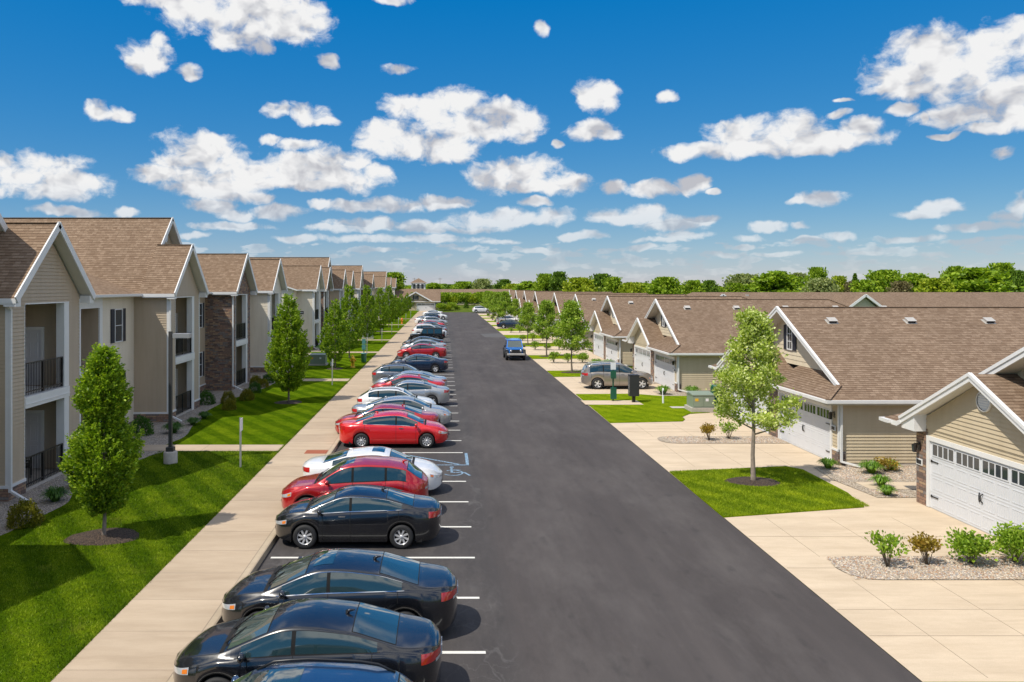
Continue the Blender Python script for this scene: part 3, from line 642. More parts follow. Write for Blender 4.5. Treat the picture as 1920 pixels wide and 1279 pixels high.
def garage_door(parent, o, u, v, wd=4.75, ht=2.1):
    Mx = basis(o, u, v, (0, 0, 1)); g = M['garage']
    mb = MB(); mb.M = Mx
    mb.box(0, wd, -.03, 0, 0, ht, g)
    rows = 4; rh = ht / rows; nc = 8; cw = (wd - .1) / nc
    for r in range(rows - 1):
        z0 = r * rh
        mb.box(0, wd, 0, .006, z0 + rh - .02, z0 + rh + .012, g)
        for c in range(nc):
            x0 = .05 + c * cw + .05; x1 = x0 + cw - .1
            for a in ((x0, x1, z0 + .07, z0 + .095), (x0, x1, z0 + rh - .11, z0 + rh - .085)): mb.box(a[0], a[1], 0, .008, a[2], a[3], g)
            for xx in (x0, x1 - .025): mb.box(xx, xx + .025, 0, .0075, z0 + .095, z0 + rh - .11, g)
            for q in range(1, 5): mb.box(x0 + q * (x1 - x0) / 5 - .008, x0 + q * (x1 - x0) / 5 + .008, 0, .006, z0 + .1, z0 + rh - .12, g)
    d = mb.build('garage_door', parent)
    for k in range(4):
        x0 = .12 + k * (wd - .12) / 4; x1 = x0 + (wd - .12) / 4 - .14; z0, z1 = ht - rh + .09, ht - .09
        mb = MB(); mb.M = Mx; mb.box(x0, x1, -.005, .006, z0, z1, M['glass'])
        for q in range(1, 4): mb.box(x0 + q * (x1 - x0) / 4 - .02, x0 + q * (x1 - x0) / 4 + .02, 0, .018, z0, z1, g)
        for a in ((x0 - .03, x1 + .03, z0 - .03, z0), (x0 - .03, x1 + .03, z1, z1 + .03), (x0 - .03, x0, z0, z1), (x1, x1 + .03, z0, z1)): mb.box(a[0], a[1], 0, .02, a[2], a[3], g)
        mb.build('window', d)
    for s in (0, 1):
        for z in (.35, 1.45):
            x = .04 if s == 0 else wd - .4
            mb = MB(); mb.M = Mx; mb.box(x, x + .36, .012, .03, z, z + .03, M['black']); mb.box(x + (0 if s == 0 else .3), x + (.06 if s == 0 else .36), .012, .03, z - .025, z + .055, M['black']); mb.build('hinge', d)
        x = wd / 2 + (-.09 if s == 0 else .05)
        mb = MB(); mb.M = Mx; mb.tube([(x + .02, .02, .78), (x + .02 + (.04 if s == 0 else -.04), .06, .85), (x + .02 + (.04 if s == 0 else -.04), .06, .98), (x + .02, .02, 1.05)], .016, M['black'], 6); mb.build('handle', d)
    mb = MB(); mb.M = Mx                      # jambs and header
    mb.box(-.14, 0, 0, .06, 0, ht + .14, Tm); mb.box(wd, wd + .14, 0, .06, 0, ht + .14, Tm); mb.box(0, wd, 0, .06, ht, ht + .14, Tm); mb.box(0, wd, -.02, .02, -.02, .01, M['vent'])
    mb.build('door_frame', parent)
def wall_lamp(parent, o, u, v):
    Mx = basis(o, u, v, (0, 0, 1)); mb = MB(); mb.M = Mx
    mb.box(-.05, .05, 0, .03, -.12, .12, M['black']); mb.bar((0, .02, .06), (0, .17, .10), .025, .025, M['black'])
    mb.lathe([(.0, .10), (.09, .05), (.085, .04), (.06, -.16), (.065, -.18), (.0, -.2)], M['black'], 'Z', 8, (0, .17, 0), False)
    l = mb.build('wall_lamp', parent); mb = MB(); mb.M = Mx; mb.lathe([(.0, .045), (.07, .03), (.052, -.15), (0, -.15)], M['glass'], 'Z', 8, (0, .19, 0), False); mb.build('lamp_glass', l)
def gutter_run(mb, p, q):
    mb.bar(p, q, .12, .11, M['gutter'])
def downspout(parent, x, y, z1, z0, kick):
    mb = MB(); g = M['gutter']; mb.bar((x, y, z1), (x, y, z0 + .15), .075, .075, g, (1, 0, 0)); mb.bar((x, y, z0 + .17), (x + kick[0] * .9, y + kick[1] * .9, z0 + .07), .08, .06, g); mb.build('downspout', parent)
def ranch(loc, label, vents=True, depth=21.0):
    h = empty('ranch_house', loc, 0, label, 'house', 'tan single storey duplexes along the right of the road')
    xr = depth
    # --- main roof
    mb = MB(); sh = M['shingle2']
    e0 = -.6; rk = .3; gw = .9; t = .16
    def hz(y): return HR - SL * abs(y)
    def hy(x): return HE + SL * (x - e0)       # skirt height
    for s in (-1, 1):
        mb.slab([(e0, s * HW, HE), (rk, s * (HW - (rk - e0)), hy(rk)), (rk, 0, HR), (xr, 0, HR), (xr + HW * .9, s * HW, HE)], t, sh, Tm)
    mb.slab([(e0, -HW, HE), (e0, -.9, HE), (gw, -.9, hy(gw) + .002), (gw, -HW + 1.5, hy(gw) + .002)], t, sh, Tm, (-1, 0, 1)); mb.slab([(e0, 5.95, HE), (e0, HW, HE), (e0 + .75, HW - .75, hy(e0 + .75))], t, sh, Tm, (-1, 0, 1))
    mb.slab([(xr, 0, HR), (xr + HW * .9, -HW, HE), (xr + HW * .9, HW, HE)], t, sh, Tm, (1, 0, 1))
    roof = mb.build('roof', h)
    mb = MB(); mb.bar((rk, 0, HR + .005), (xr, 0, HR + .005), .16, .025, sh)
    mb.bar((e0, -HW, HE + .03), (rk, -HW + .9, hy(rk) + .03), .2, .03, sh); mb.bar((xr, 0, HR + .02), (xr + HW * .9, -HW, HE + .02), .2, .04, sh); mb.build('ridge_cap', roof)
    mb = MB()                                  # rake boards, two tone step
    for s in (-1, 1):
        a = Vector((rk, 0, HR)); b = Vector((rk, s * (HW - .9), hy(rk)))
        mb.bar(a + Vector((-.035, 0, -.06)), b + Vector((-.035, 0, -.06)), .05, .24, Tm, (0, 0, 1)); mb.bar(a + Vector((-.07, 0, .0)), b + Vector((-.07, 0, .0)), .04, .09, Tm, (0, 0, 1))
    mb.build('rake_board', roof)
    mb = MB()                                  # upper gable wall with wide laps
    mb.siding([(gw, -(HW - 1.5), hy(gw)), (gw, HW - 1.5, hy(gw)), (gw, 0, HR - .17)], (-1, 0, 0), M['pale'], .21, .02)
    for s in (-1, 1): mb.poly([(rk, 0, HR - .18), (gw, 0, HR - .18), (gw, s * 5.0, hz(5.0) - .18), (rk, s * 5.0, hz(5.0) - .18)], M['soffit'])
    mb.build('gable_wall', h)
    window_set(h, (gw - .02, 0, 4.05), (0, 1, 0), (-1, 0, 0), .48, 1.05, .36, 2, 3)
    # --- walls
    mb = MB(); S = M['beige']; yw = HW - .36; z1 = HE - .14
    mb.siding([(0, -yw, .1), (xr + 4.5, -yw, .1), (xr + 4.5, -yw, z1), (0, -yw, z1)], (0, -1, 0), S)
    mb.siding([(0, 5.74, .1), (xr + 4.5, 5.74, .1), (xr + 4.5, 5.74, z1), (0, 5.74, z1)], (0, 1, 0), S)
    mb.siding([(xr + 4.5, -yw, .1), (xr + 4.5, 5.74, .1), (xr + 4.5, 5.74, z1), (xr + 4.5, -yw, z1)], (1, 0, 0), S)
    dn, df = -5.75, -1.0                       # near garage door
    gn, gf = .35, 5.1                          # far garage door
    zt = 2.22
    mb.siding([(0, -yw, .62), (0, dn - .14, .62), (0, dn - .14, z1), (0, -yw, z1)], (-1, 0, 0), S)
    mb.siding([(0, dn - .14, zt + .02), (0, df + .14, zt + .02), (0, df + .14, z1), (0, dn - .14, z1)], (-1, 0, 0), S)
    mb.siding([(0, gn - .14, zt + .02), (0, gf + .14, zt + .02), (0, gf + .14, z1), (0, gn - .14, z1)], (-1, 0, 0), S)
    mb.siding([(-.02, -.75, z1), (-.02, 5.85, z1), (-.02, 5.85, 2.55), (-.02, 2.55, 4.34), (-.02, -.75, 2.55)], (-1, 0, 0), S)
    mb.build('wall', h)
    mb = MB(); mb.box(.03, .3, dn - .3, df + .3, .02, z1, M['dark']); mb.box(.03, .3, gn - .3, gf + .3, .02, z1, M['dark']); mb.build('garage_interior', h)
    mb = MB(); mb.box(-.05, .3, df + .14, gn - .14, .02, z1, M['stone']); mb.build('stone_pier', h); mb = MB(); mb.box(-.05, .5, gf + .14, 5.78, .02, z1, M['stone']); mb.build('stone_pier', h); mb = MB(); mb.box(-.04, .25, -yw - .035, dn - .14, .02, .56, M['stone']); mb.build('stone_base', h)
    mb = MB(); mb.box(-.06, .06, -yw - .03, dn - .14, .56, .64, Tm); mb.box(-.04, .06, -yw - .06, -yw + .02, .64, z1, Tm); mb.box(-.04, .1, 5.75, 5.8, .1, z1, Tm)
    mb.box(.0, xr + 4.5, -yw - .01, -yw + .02, .02, .11, M['basec']); mb.box(e0 + .02, xr + 4, -HW + .04, -yw, HE - .2, HE - .17, M['soffit']); mb.box(e0 + .02, 0, -HW + .05, -.95, HE - .2, HE - .17, M['soffit'])
    mb.build('trim_board', h)
    mb = MB(); gutter_run(mb, (e0 - .06, -HW - .1, HE - .06), (e0 - .06, -1.0, HE - .06)); gutter_run(mb, (e0 - .06, 6.25, HE - .06), (e0 - .06, HW - .02, HE - .06)); gutter_run(mb, (e0 - .1, -HW - .06, HE - .06), (xr + 6, -HW - .06, HE - .06)); gutter_run(mb, (e0 - .1, HW + .06, HE - .06), (xr + 6, HW + .06, HE - .06)); mb.build('gutter', h)
    downspout(h, .05, -yw - .12, HE - .1, .02, (.6, -.5))
    garage_door(h, (0, df, .03), (0, -1, 0), (-1, 0, 0)); garage_door(h, (0, gf, .03), (0, -1, 0), (-1, 0, 0))
    wall_lamp(h, (-.0, dn - .28, 1.95), (0, 1, 0), (-1, 0, 0)); wall_lamp(h, (-.05, gf + .5, 1.85), (0, 1, 0), (-1, 0, 0))
    for y, z in ((dn - .3, 1.42), (gf + .5, 1.35)):
        mb = MB(); mb.box(-.075, -.045, y - .16, y + .16, z - .1, z + .1, Tm); mb.box(-.082, -.07, y - .12, y + .12, z - .065, z + .065, M['charcoal']); mb.build('address_plaque', h)
    # --- front gable over the far garage
    mb = MB(); yc = 2.55; hw = 3.45; pk = 4.5; ge = 2.70; x0 = -.42
    for s in (-1, 1): mb.slab([(x0, yc, pk), (2.4, yc, pk), (2.4, yc + s * hw, ge), (x0, yc + s * hw, ge)], .15, sh, Tm)
    gr = mb.build('garage_gable_roof', h)
    mb = MB()
    for s in (-1, 1):
        mb.bar((x0 - .03, yc - s * .02, pk - .06), (x0 - .03, yc + s * hw, ge - .06), .05, .24, Tm); mb.bar((x0 - .07, yc - s * .02, pk), (x0 - .07, yc + s * hw, ge), .04, .09, Tm)
        mb.poly([(x0, yc, pk - .155), (0, yc, pk - .155), (0, yc + s * (hw - .1), ge - .11), (x0, yc + s * (hw - .1), ge - .11)], M['soffit'])
    mb.poly([(x0, yc + hw - .72, 2.42), (x0, yc + hw - .02, 2.42), (x0, yc + hw - .02, 2.6), (x0, yc + hw - .72, 2.95)], Tm); mb.poly([(x0, yc + hw - .72, 2.42), (x0, yc + hw - .72, 2.95), (0, yc + hw - .72, 2.95), (0, yc + hw - .72, 2.42)], Tm); mb.box(x0, .0, yc + hw - .72, yc + hw - .02, 2.38, 2.42, Tm)
    mb.poly([(x0, yc - hw + .72, 2.42), (x0, yc - hw + .02, 2.42), (x0, yc - hw + .02, 2.6), (x0, yc - hw + .72, 2.95)], Tm); mb.poly([(x0, yc - hw + .72, 2.42), (x0, yc - hw + .72, 2.95), (0, yc - hw + .72, 2.95), (0, yc - hw + .72, 2.42)], Tm)
    mb.build('rake_board', gr)
    mb = MB(); mb.lathe([(.26, .0), (.30, .0), (.30, .07), (.24, .07), (.24, .02)], Tm, 'X', 24, (-.09, yc, 3.72)); mb.lathe([(0, .03), (.25, .03)], M['door'], 'X', 24, (-.09, yc, 3.72))
    for k in range(6): zz = -.18 + k * .07; r = math.sqrt(max(.01, .24 ** 2 - zz ** 2)); mb.box(-.075, -.04, yc - r, yc + r, 3.72 + zz, 3.72 + zz + .045, Tm)
    # oval: squashed by real shape
    mb.build('gable_vent', h)
    if vents:
        for x in (2.2, 5.75, 9.3, 12.9, 16.4):
            z = HR - SL * 1.25; mb = MB()
            mb.M = basis((x, -1.25, z), (1, 0, 0), (0, -math.cos(math.atan(SL)), -math.sin(math.atan(SL))), (0, -math.sin(math.atan(SL)), math.cos(math.atan(SL))))
            mb.box(-.24, .24, -.2, .2, .0, .02, M['vent']); mb.box(-.18, .18, -.15, .14, .02, .13, M['vent']); mb.box(-.17, .17, .14, .143, .03, .12, M['dark']); mb.box(-.2, .2, -.17, .18, .13, .145, M['vent'])
            mb.build('roof_vent', h)
    return h
RY = [20.0, 37.3, 58.7, 76.0, 93.6, 111.4, 135, 153, 171, 188]
RL = ['tan duplex cut by the right edge of the photo, with the nearest white garage door', 'tan duplex directly behind the tall flowering street tree in the right foreground',
      'tan duplex behind the parked silver SUV in its driveway', 'tan duplex just beyond the one with the parked silver SUV', 'tan duplex fifth along the right side, half hidden by the young maples',
      'tan duplex sixth along the right side, its gable small above the maples', 'tan duplex seventh along the right side, beyond the wider gap', 'tan duplex eighth along the right side',
      'tan duplex second from the far end of the right side', 'tan duplex at the far end of the right side by the parked white car']
h0 = ranch((15.35, RY[0], 0), RL[0], depth=20); h2 = ranch((15.35, RY[2], 0), RL[2], depth=13)
for i in range(1, 10):
    if i == 2: continue
    c = copy_tree(h0 if i == 1 else h2); c.location = (15.35 if i < 4 else 15.2, RY[i], 0); c['label'] = RL[i]
    if i >= 5:
        for ch in list(c.children):
            if ch.name.split('.')[0] in ('roof_vent', 'address_plaque', 'wall_lamp', 'garage_interior'):
                for g in list(ch.children): bpy.data.objects.remove(g)
                bpy.data.objects.remove(ch)
# ---------------------------------------------------------------- further roofs
def gable_block(name, label, x0, x1, y, hw, he, hr, gables=(), cat='house', hip=3.0, wall=None, group=None, cup=False):
    h = empty(name, ((x0 + x1) / 2, y, 0), 0, label, cat, group); cx = (x0 + x1) / 2; mb = MB(); a, b = x0 - cx, x1 - cx
    for s in (-1, 1): mb.slab([(a, s * hw, he), (a + hip, 0, hr), (b - hip, 0, hr), (b, s * hw, he)], .16, M['shingle2'], Tm)
    if hip > .1:
        mb.slab([(a, -hw, he), (a, hw, he), (a + hip, 0, hr)], .16, M['shingle2'], Tm); mb.slab([(b, -hw, he), (b, hw, he), (b - hip, 0, hr)], .16, M['shingle2'], Tm)
    r = mb.build('roof', h)
    mb = MB(); mb.box(a + .5, b - .5, -hw + .5, hw - .5, 0, he - .1, wall or M['beige']); mb.build('wall', h)
    for gx, gw_, gp, gy in gables:
        x = gx - cx; mb = MB()
        for s in (-1, 1): mb.slab([(x, -gy, gp), (x, 0, gp), (x + s * gw_, 0, he + .3), (x + s * gw_, -gy, he + .3)], .16, M['shingle2'], Tm)
        for s in (-1, 1): mb.bar((x, -gy - .03, gp - .05), (x + s * gw_, -gy - .03, he + .25), .08, .3, Tm)
        g = mb.build('front_gable', h); mb = MB(); mb.siding([(x - gw_ + .5, -gy + .5, he + .1), (x + gw_ - .5, -gy + .5, he + .1), (x, -gy + .5, gp - .3)], (0, -1, 0), M['pale'], .2, .02); mb.box(x - gw_ + .6, x + gw_ - .6, -gy + .51, 0, 0, he + .1, wall or M['beige']); mb.build('gable_wall', g)
    for k in range(2): mb = MB(); mb.box(a + hip + 3 + k * 4, a + hip + 3.4 + k * 4, -1.4, -1.0, hr - .55, hr - .3, M['vent']); mb.build('roof_vent', h)
    return h
gable_block('ranch_house', 'long brown roof in the next row behind the right houses, with small white gables', 29, 110, 112, 8.8, 2.7, 6.1, ((36.5, 3.2, 5.9, 8), (54.6, 3.8, 5.85, 9)), hip=6)
gable_block('ranch_house', 'long low brown roof across the far end of the road behind the hedge', -8, 28, 262, 8, 2.6, 5.9, ((25.2, 3.2, 5.8, 9),))
gable_block('ranch_house', 'brown roofed house left of the tower at the far end', -34, -4, 268, 8, 2.6, 6.0, ((-14.5, 3.2, 5.6, 9),))
gable_block('ranch_house', 'low brown roof running behind the cupola tower', -30, -2, 300, 8, 2.6, 5.6)
# house facing down the road
e = empty('ranch_house', (-5.2, 222, 0), 0, 'tan house with white garage door facing down the road at its far end', 'house'); mb = MB()
for s in (-1, 1): mb.slab([(-9, 7 + s * 8, 2.7), (-9, 7, 6.0), (4.3, 7, 6.0), (4.3, 7 + s * 8, 2.7)], .2, M['shingle2'], Tm)
mb.build('roof', e); mb = MB()
for s in (-1, 1):
    mb.slab([(-2.6, -1.4, 5.3), (-2.6, 7, 5.3), (-2.6 + s * 4.6, 7, 2.7), (-2.6 + s * 4.6, -1.4, 2.7)], .2, M['shingle2'], Tm); mb.bar((-2.6, -1.45, 5.25), (-2.6 + s * 4.6, -1.45, 2.65), .1, .34, Tm)
mb.build('front_gable', e); mb = MB(); mb.siding([(-6.6, -.6, 2.55), (1.4, -.6, 2.55), (-2.6, -.6, 4.9)], (0, -1, 0), M['pale'], .25, .03); mb.box(-6.4, 2.7, -.55, 7, 0, 2.6, M['beige']); mb.box(-8.5, 3.9, .2, 14, 0, 2.6, M['beige']); mb.build('wall', e)
garage_door(e, (-2.2, -.58, .02), (1, 0, 0), (0, -1, 0), 4.9, 2.1)
window_set(e, (-2.6, -.62, 3.2), (1, 0, 0), (0, -1, 0), .7, 1.1, .4, 2, 3); window_set(e, (3.3, .15, 1.0), (1, 0, 0), (0, -1, 0), .5, 1.2, .5, 2, 2)
sheet('driveway', rect(-8, -2, 211, 221.8), .015, M['drive'])
# cupola tower
e = empty('clubhouse_tower', (-9.0, 285, 0), 0, 'small square white tower with windows and pyramid roof rising beyond the road end', 'tower'); mb = MB()
q = 2.45
for s in ((1, 0), (-1, 0), (0, 1), (0, -1)): mb.box(-q + .15, q - .15, -q + .15, q - .15, 0, 7.3, M['cream'])if s == (1, 0) else None
mb.build('wall', e); mb = MB()
for sx, sy in ((-1, -1), (1, -1), (1, 1), (-1, 1)): mb.box(sx * q, sx * (q - .35), sy * q, sy * (q - .35), 4.8, 8.1, Tm)
mb.box(-q, q, -q, q, 5.2, 5.5, Tm); mb.box(-q, q, -q, q, 7.75, 8.05, Tm); mb.build('corner_post', e)
mb = MB(); r_ = 3.0
for a, b in (((-r_, -r_), (r_, -r_)), ((r_, -r_), (r_, r_)), ((r_, r_), (-r_, r_)), ((-r_, r_), (-r_, -r_))): mb.slab([(a[0], a[1], 8.05), (b[0], b[1], 8.05), (0, 0, 9.75)], .12, M['shingle2'], Tm)
mb.build('roof', e)
for k in (-1, 0, 1):
    window_set(e, (k * 1.45, -q + .14, 5.6), (1, 0, 0), (0, -1, 0), .8, 2.0, 0, 2, 2)
# sheds on the horizon
for nm, x, y, w_, d_, hh, mt, lb in (('metal_shed', 117, 330, 11, 20, 6.5, 'shed_blue', 'blue grey metal shed roof beyond the back row of roofs'), ('metal_shed', 112, 282, 7, 12, 6.2, 'shed_white', 'white shed roof beyond the back row, right of the blue one'), ('metal_shed', 33, 500, 9, 14, 8, 'shed_white', 'white building just showing over the trees past the tower'), ('metal_shed', 46, 500, 8, 14, 8.6, 'shed_white', 'white pitched building over the trees at the road end')):
    e = empty(nm, (x, y, 0), 0, lb, 'shed'); mb = MB(); mb.box(-w_ / 2, w_ / 2, 0, d_, 0, hh - 2, M[mt]); mb.build('wall', e); mb = MB()
    for s in (0, 1): mb.slab([(-w_ / 2 - .3, s * d_, hh - 2), (-w_ / 2 - .3, d_ / 2, hh), (w_ / 2 + .3, d_ / 2, hh), (w_ / 2 + .3, s * d_, hh - 2)], .1, M[mt], M[mt])
    mb.build('roof', e)
# ---------------------------------------------------------------- two storey apartment buildings on the left
AX = -15.65; PF = 1.75; ZE = 6.6
def six_panel_door(parent, o, u, v, wd=.95, ht=2.05):
    Mx = basis(o, u, v, (0, 0, 1)); mb = MB(); mb.M = Mx; D = M['door']
    mb.box(-wd / 2 - .11, -wd / 2, 0, .06, 0, ht + .11, Tm); mb.box(wd / 2, wd / 2 + .11, 0, .06, 0, ht + .11, Tm); mb.box(-wd / 2, wd / 2, 0, .06, ht, ht + .11, Tm); mb.build('door_frame', parent)
    mb = MB(); mb.M = Mx; mb.box(-wd / 2, wd / 2, 0, .02, 0, ht, D)
    for c in (-1, 1):
        for z0, z1 in ((.2, .85), (1.0, 1.6), (1.7, 1.93)):
            x0, x1 = (-wd / 2 + .12, -.05) if c < 0 else (.05, wd / 2 - .12)
            for a in ((x0, x1, z0, z0 + .03), (x0, x1, z1 - .03, z1), (x0, x0 + .03, z0 + .03, z1 - .03), (x1 - .03, x1, z0 + .03, z1 - .03)): mb.box(a[0], a[1], .02, .035, a[2], a[3], D)
            mb.box(x0 + .07, x1 - .07, .02, .03, z0 + .07, z1 - .07, D)
    mb.lathe([(.0, .07), (.03, .06), (.03, .03), (.0, .02)], M['chrome'], 'Y', 10, (wd / 2 - .08, .0, .95)); mb.build('door', parent)
def railing(parent, x, y0, y1, z0, z1):
    mb = MB(); K = M['black']
    mb.box(x - .025, x + .025, y0, y1, z1 - .04, z1, K); mb.box(x - .02, x + .02, y0, y1, z0 + .08, z0 + .12, K)
    n = int((y1 - y0) / .105)
    for k in range(n + 1):
        y = y0 + .03 + (y1 - y0 - .06) * k / n; w_ = .009 if k not in (0, n // 2, n) else .03
        mb.box(x - w_, x + w_, y - w_, y + w_, z0, z1 - .03, K)
    mb.build('railing', parent)
def pavilion(b, yc, mat, stone=False, detail=True, rx=-6.5):
    p = empty('pavilion', (0, yc, 0)); p.parent = b
    hw = 2.5; S = M['stone'] if stone else mat; bx = -2.2
    def wall(mb, pts, n):
        if stone: mb.poly(pts, S, n)
        else: mb.siding(pts, n, S)
    zb = .62 if not stone else ZL
    mb = MB(); o0, o1 = -1.5, 1.6; top = 6.42
    wall(mb, [(PF, -hw, zb), (PF, o0, zb), (PF, o0, ZE), (PF, -hw, ZE)], (1, 0, 0)); wall(mb, [(PF, o1, zb), (PF, hw, zb), (PF, hw, ZE), (PF, o1, ZE)], (1, 0, 0))
    wall(mb, [(PF, o0, top), (PF, o1, top), (PF, o1, ZE), (PF, o0, ZE)], (1, 0, 0))
    wall(mb, [(PF, -hw, ZE), (PF, hw, ZE), (PF, 0, 8.85)], (1, 0, 0))
    wall(mb, [(bx, -hw, zb), (PF, -hw, zb), (PF, -hw, ZE), (bx, -hw, ZE)], (0, -1, 0)); wall(mb, [(bx, hw, zb), (PF, hw, zb), (PF, hw, ZE), (bx, hw, ZE)], (0, 1, 0))
    # inside faces of the balconies
    I = M['tan'] if stone else mat
    mb.siding([(-.35, o1 + .06, ZL), (PF - .1, o1 + .06, ZL), (PF - .1, o1 + .06, ZE), (-.35, o1 + .06, ZE)], (0, -1, 0), I)
    mb.siding([(-.35, o0 - .02, ZL), (-.35, o1 + .06, ZL), (-.35, o1 + .06, ZE), (-.35, o0 - .02, ZE)], (1, 0, 0), I)
    mb.siding([(-.35, o0 - .02, ZL), (PF - .1, o0 - .02, ZL), (PF - .1, o0 - .02, ZE), (-.35, o0 - .02, ZE)], (0, 1, 0), I)
    mb.box(-.34, PF - .02, o0 - .02, o1 + .06, 6.44, 6.5, M['soffit'])
    mb.build('wall', p)
    if not stone:
        mb = MB(); mb.box(bx, PF + .05, -hw - .05, -hw + .1, ZL, .54, M['stone']); mb.box(PF - .1, PF + .05, -hw + .1, o0, ZL, .54, M['stone']); mb.build('stone_base', p); mb = MB(); mb.box(PF - .1, PF + .05, o1, hw + .05, ZL, .54, M['stone']); mb.build('stone_base', p)
        mb = MB(); mb.box(bx, PF + .07, -hw - .07, -hw + .06, .54, .63, Tm); mb.box(PF - .05, PF + .07, -hw + .06, o0, .54, .63, Tm); mb.box(PF - .05, PF + .07, o1, hw + .07, .54, .63, Tm)
    else: mb = MB()
    if not stone:
        for s in (-1, 1): mb.box(PF - .07, PF + .035, s * (hw + .035), s * (hw - .07), .63, ZE - .1, Tm)
    mb.box(PF - .05, PF + .03, o0, o1, top - .04, top, Tm); mb.box(PF - .05, PF + .025, o0 - .03, o0, ZL, top - .04, Tm)
    mb.build('trim_board', p)
    mb = MB(); mb.box(PF - .28, PF + .02, o1 - .36, o1, ZL, 2.92, Tm); mb.box(PF - .28, PF + .02, o1 - .36, o1, 3.31, top - .04, Tm); mb.build('post', p)
    mb = MB(); mb.box(-.3, PF + .05, o0, o1, 2.92, 3.3, Tm); mb.box(PF + .05, PF + .07, o0, o1, 3.04, 3.06, Tm); mb.build('balcony_slab', p)
    mb = MB(); mb.box(-.34, PF - .02, o0, o1, ZL - .1, ZL + .09, M['basec']); mb.build('patio_slab', p)
    railing(p, PF - .05, o0 + .01, o1 - .37, 3.34, 4.42); railing(p, PF - .05, o0 + .01, o1 - .37, ZL + .12, 1.25)
    if detail:
        six_panel_door(p, (.25, o1 + .04, 3.32), (-1, 0, 0), (0, -1, 0)); six_panel_door(p, (.25, o1 + .04, ZL + .1), (-1, 0, 0), (0, -1, 0))
    # roof prism
    mb = MB(); pk = 9.2; ov = 2.82; fx = PF + .42
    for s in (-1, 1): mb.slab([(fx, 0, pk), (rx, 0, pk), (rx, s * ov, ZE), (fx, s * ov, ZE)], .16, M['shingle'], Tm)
    r = mb.build('roof', p)
    mb = MB(); mb.box(fx - .004, fx + .044, -.1, .1, pk - .19, pk + .03, Tm)
    for s in (-1, 1):
        mb.bar((fx + .02, -s * .03, pk - .05), (fx + .02, s * ov, ZE - .05), .05, .25, Tm)
        mb.poly([(PF, 0, pk - .22), (fx, 0, pk - .22), (fx, s * (ov - .06), ZE - .16), (PF, s * (ov - .06), ZE - .16)], M['soffit'])
        y0, y1 = s * (hw - .03), s * (ov - .02); mb.box(PF + .02, fx - .02, y0, y1, ZE - .26, ZE + .02, Tm); mb.box(PF - 1.2, PF + .02, y0 + s * .06, y1, ZE - .2, ZE - .1, Tm)
    mb.build('rake_board', r)
    mb = MB(); mb.bar((fx - .04, 0, pk + .005), (rx, 0, pk + .005), .16, .03, M['shingle']); mb.build('ridge_cap', r)
    # downspout on the near corner
    mb = MB(); g = M['gutter']; mb.bar((PF + .09, -hw - .02, 6.25), (PF + .09, -hw - .02, .42), .09, .09, g, (1, 0, 0)); mb.bar((PF + .09, -hw - .25, ZE - .12), (PF + .09, -hw - .02, 6.22), .085, .085, g, (1, 0, 0)); mb.bar((PF + .09, -hw - .02, .46), (PF + .75, -hw - .25, .2), .09, .07, g); mb.build('downspout', p)
    return p
def cross_gable(b, yc, hw=4.52, pk=10.8, xb=-14):
    g = empty('cross_gable', (0, yc, 0)); g.parent = b
    mb = MB(); fx = .45
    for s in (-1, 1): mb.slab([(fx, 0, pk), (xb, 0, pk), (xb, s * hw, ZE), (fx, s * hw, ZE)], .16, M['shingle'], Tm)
    r = mb.build('roof', g)
    mb = MB(); mb.box(fx - .004, fx + .044, -.1, .1, pk - .19, pk + .03, Tm)
    for s in (-1, 1):
        mb.bar((fx + .02, -s * .03, pk - .05), (fx + .02, s * hw * .96, ZE + .1), .05, .25, Tm)
        mb.poly([(0, 0, pk - .22), (fx, 0, pk - .22), (fx, s * hw * .97, ZE), (0, s * hw * .97, ZE)], M['soffit'])
    mb.bar((fx - .04, 0, pk + .005), (xb, 0, pk + .005), .16, .03, M['shingle'])
    mb.build('rake_board', r)
    mb = MB(); mb.siding([(0, -hw * .97, ZE), (0, hw * .97, ZE), (0, 0, pk - .3)], (1, 0, 0), M['tan']); mb.build('gable_wall', g)
    mb = MB(); mb.lathe([(.26, 0), (.33, 0), (.33, .08), (.27, .08), (.26, .03), (0, .03)], Tm, 'X', 20, (.02, 0, 9.75))
    for k in range(6): zz = -.2 + k * .075; rr = math.sqrt(.26 ** 2 - zz ** 2); mb.box(.05, .085, -rr, rr, 9.75 + zz, 9.79 + zz, Tm)
    mb.build('gable_vent', g)
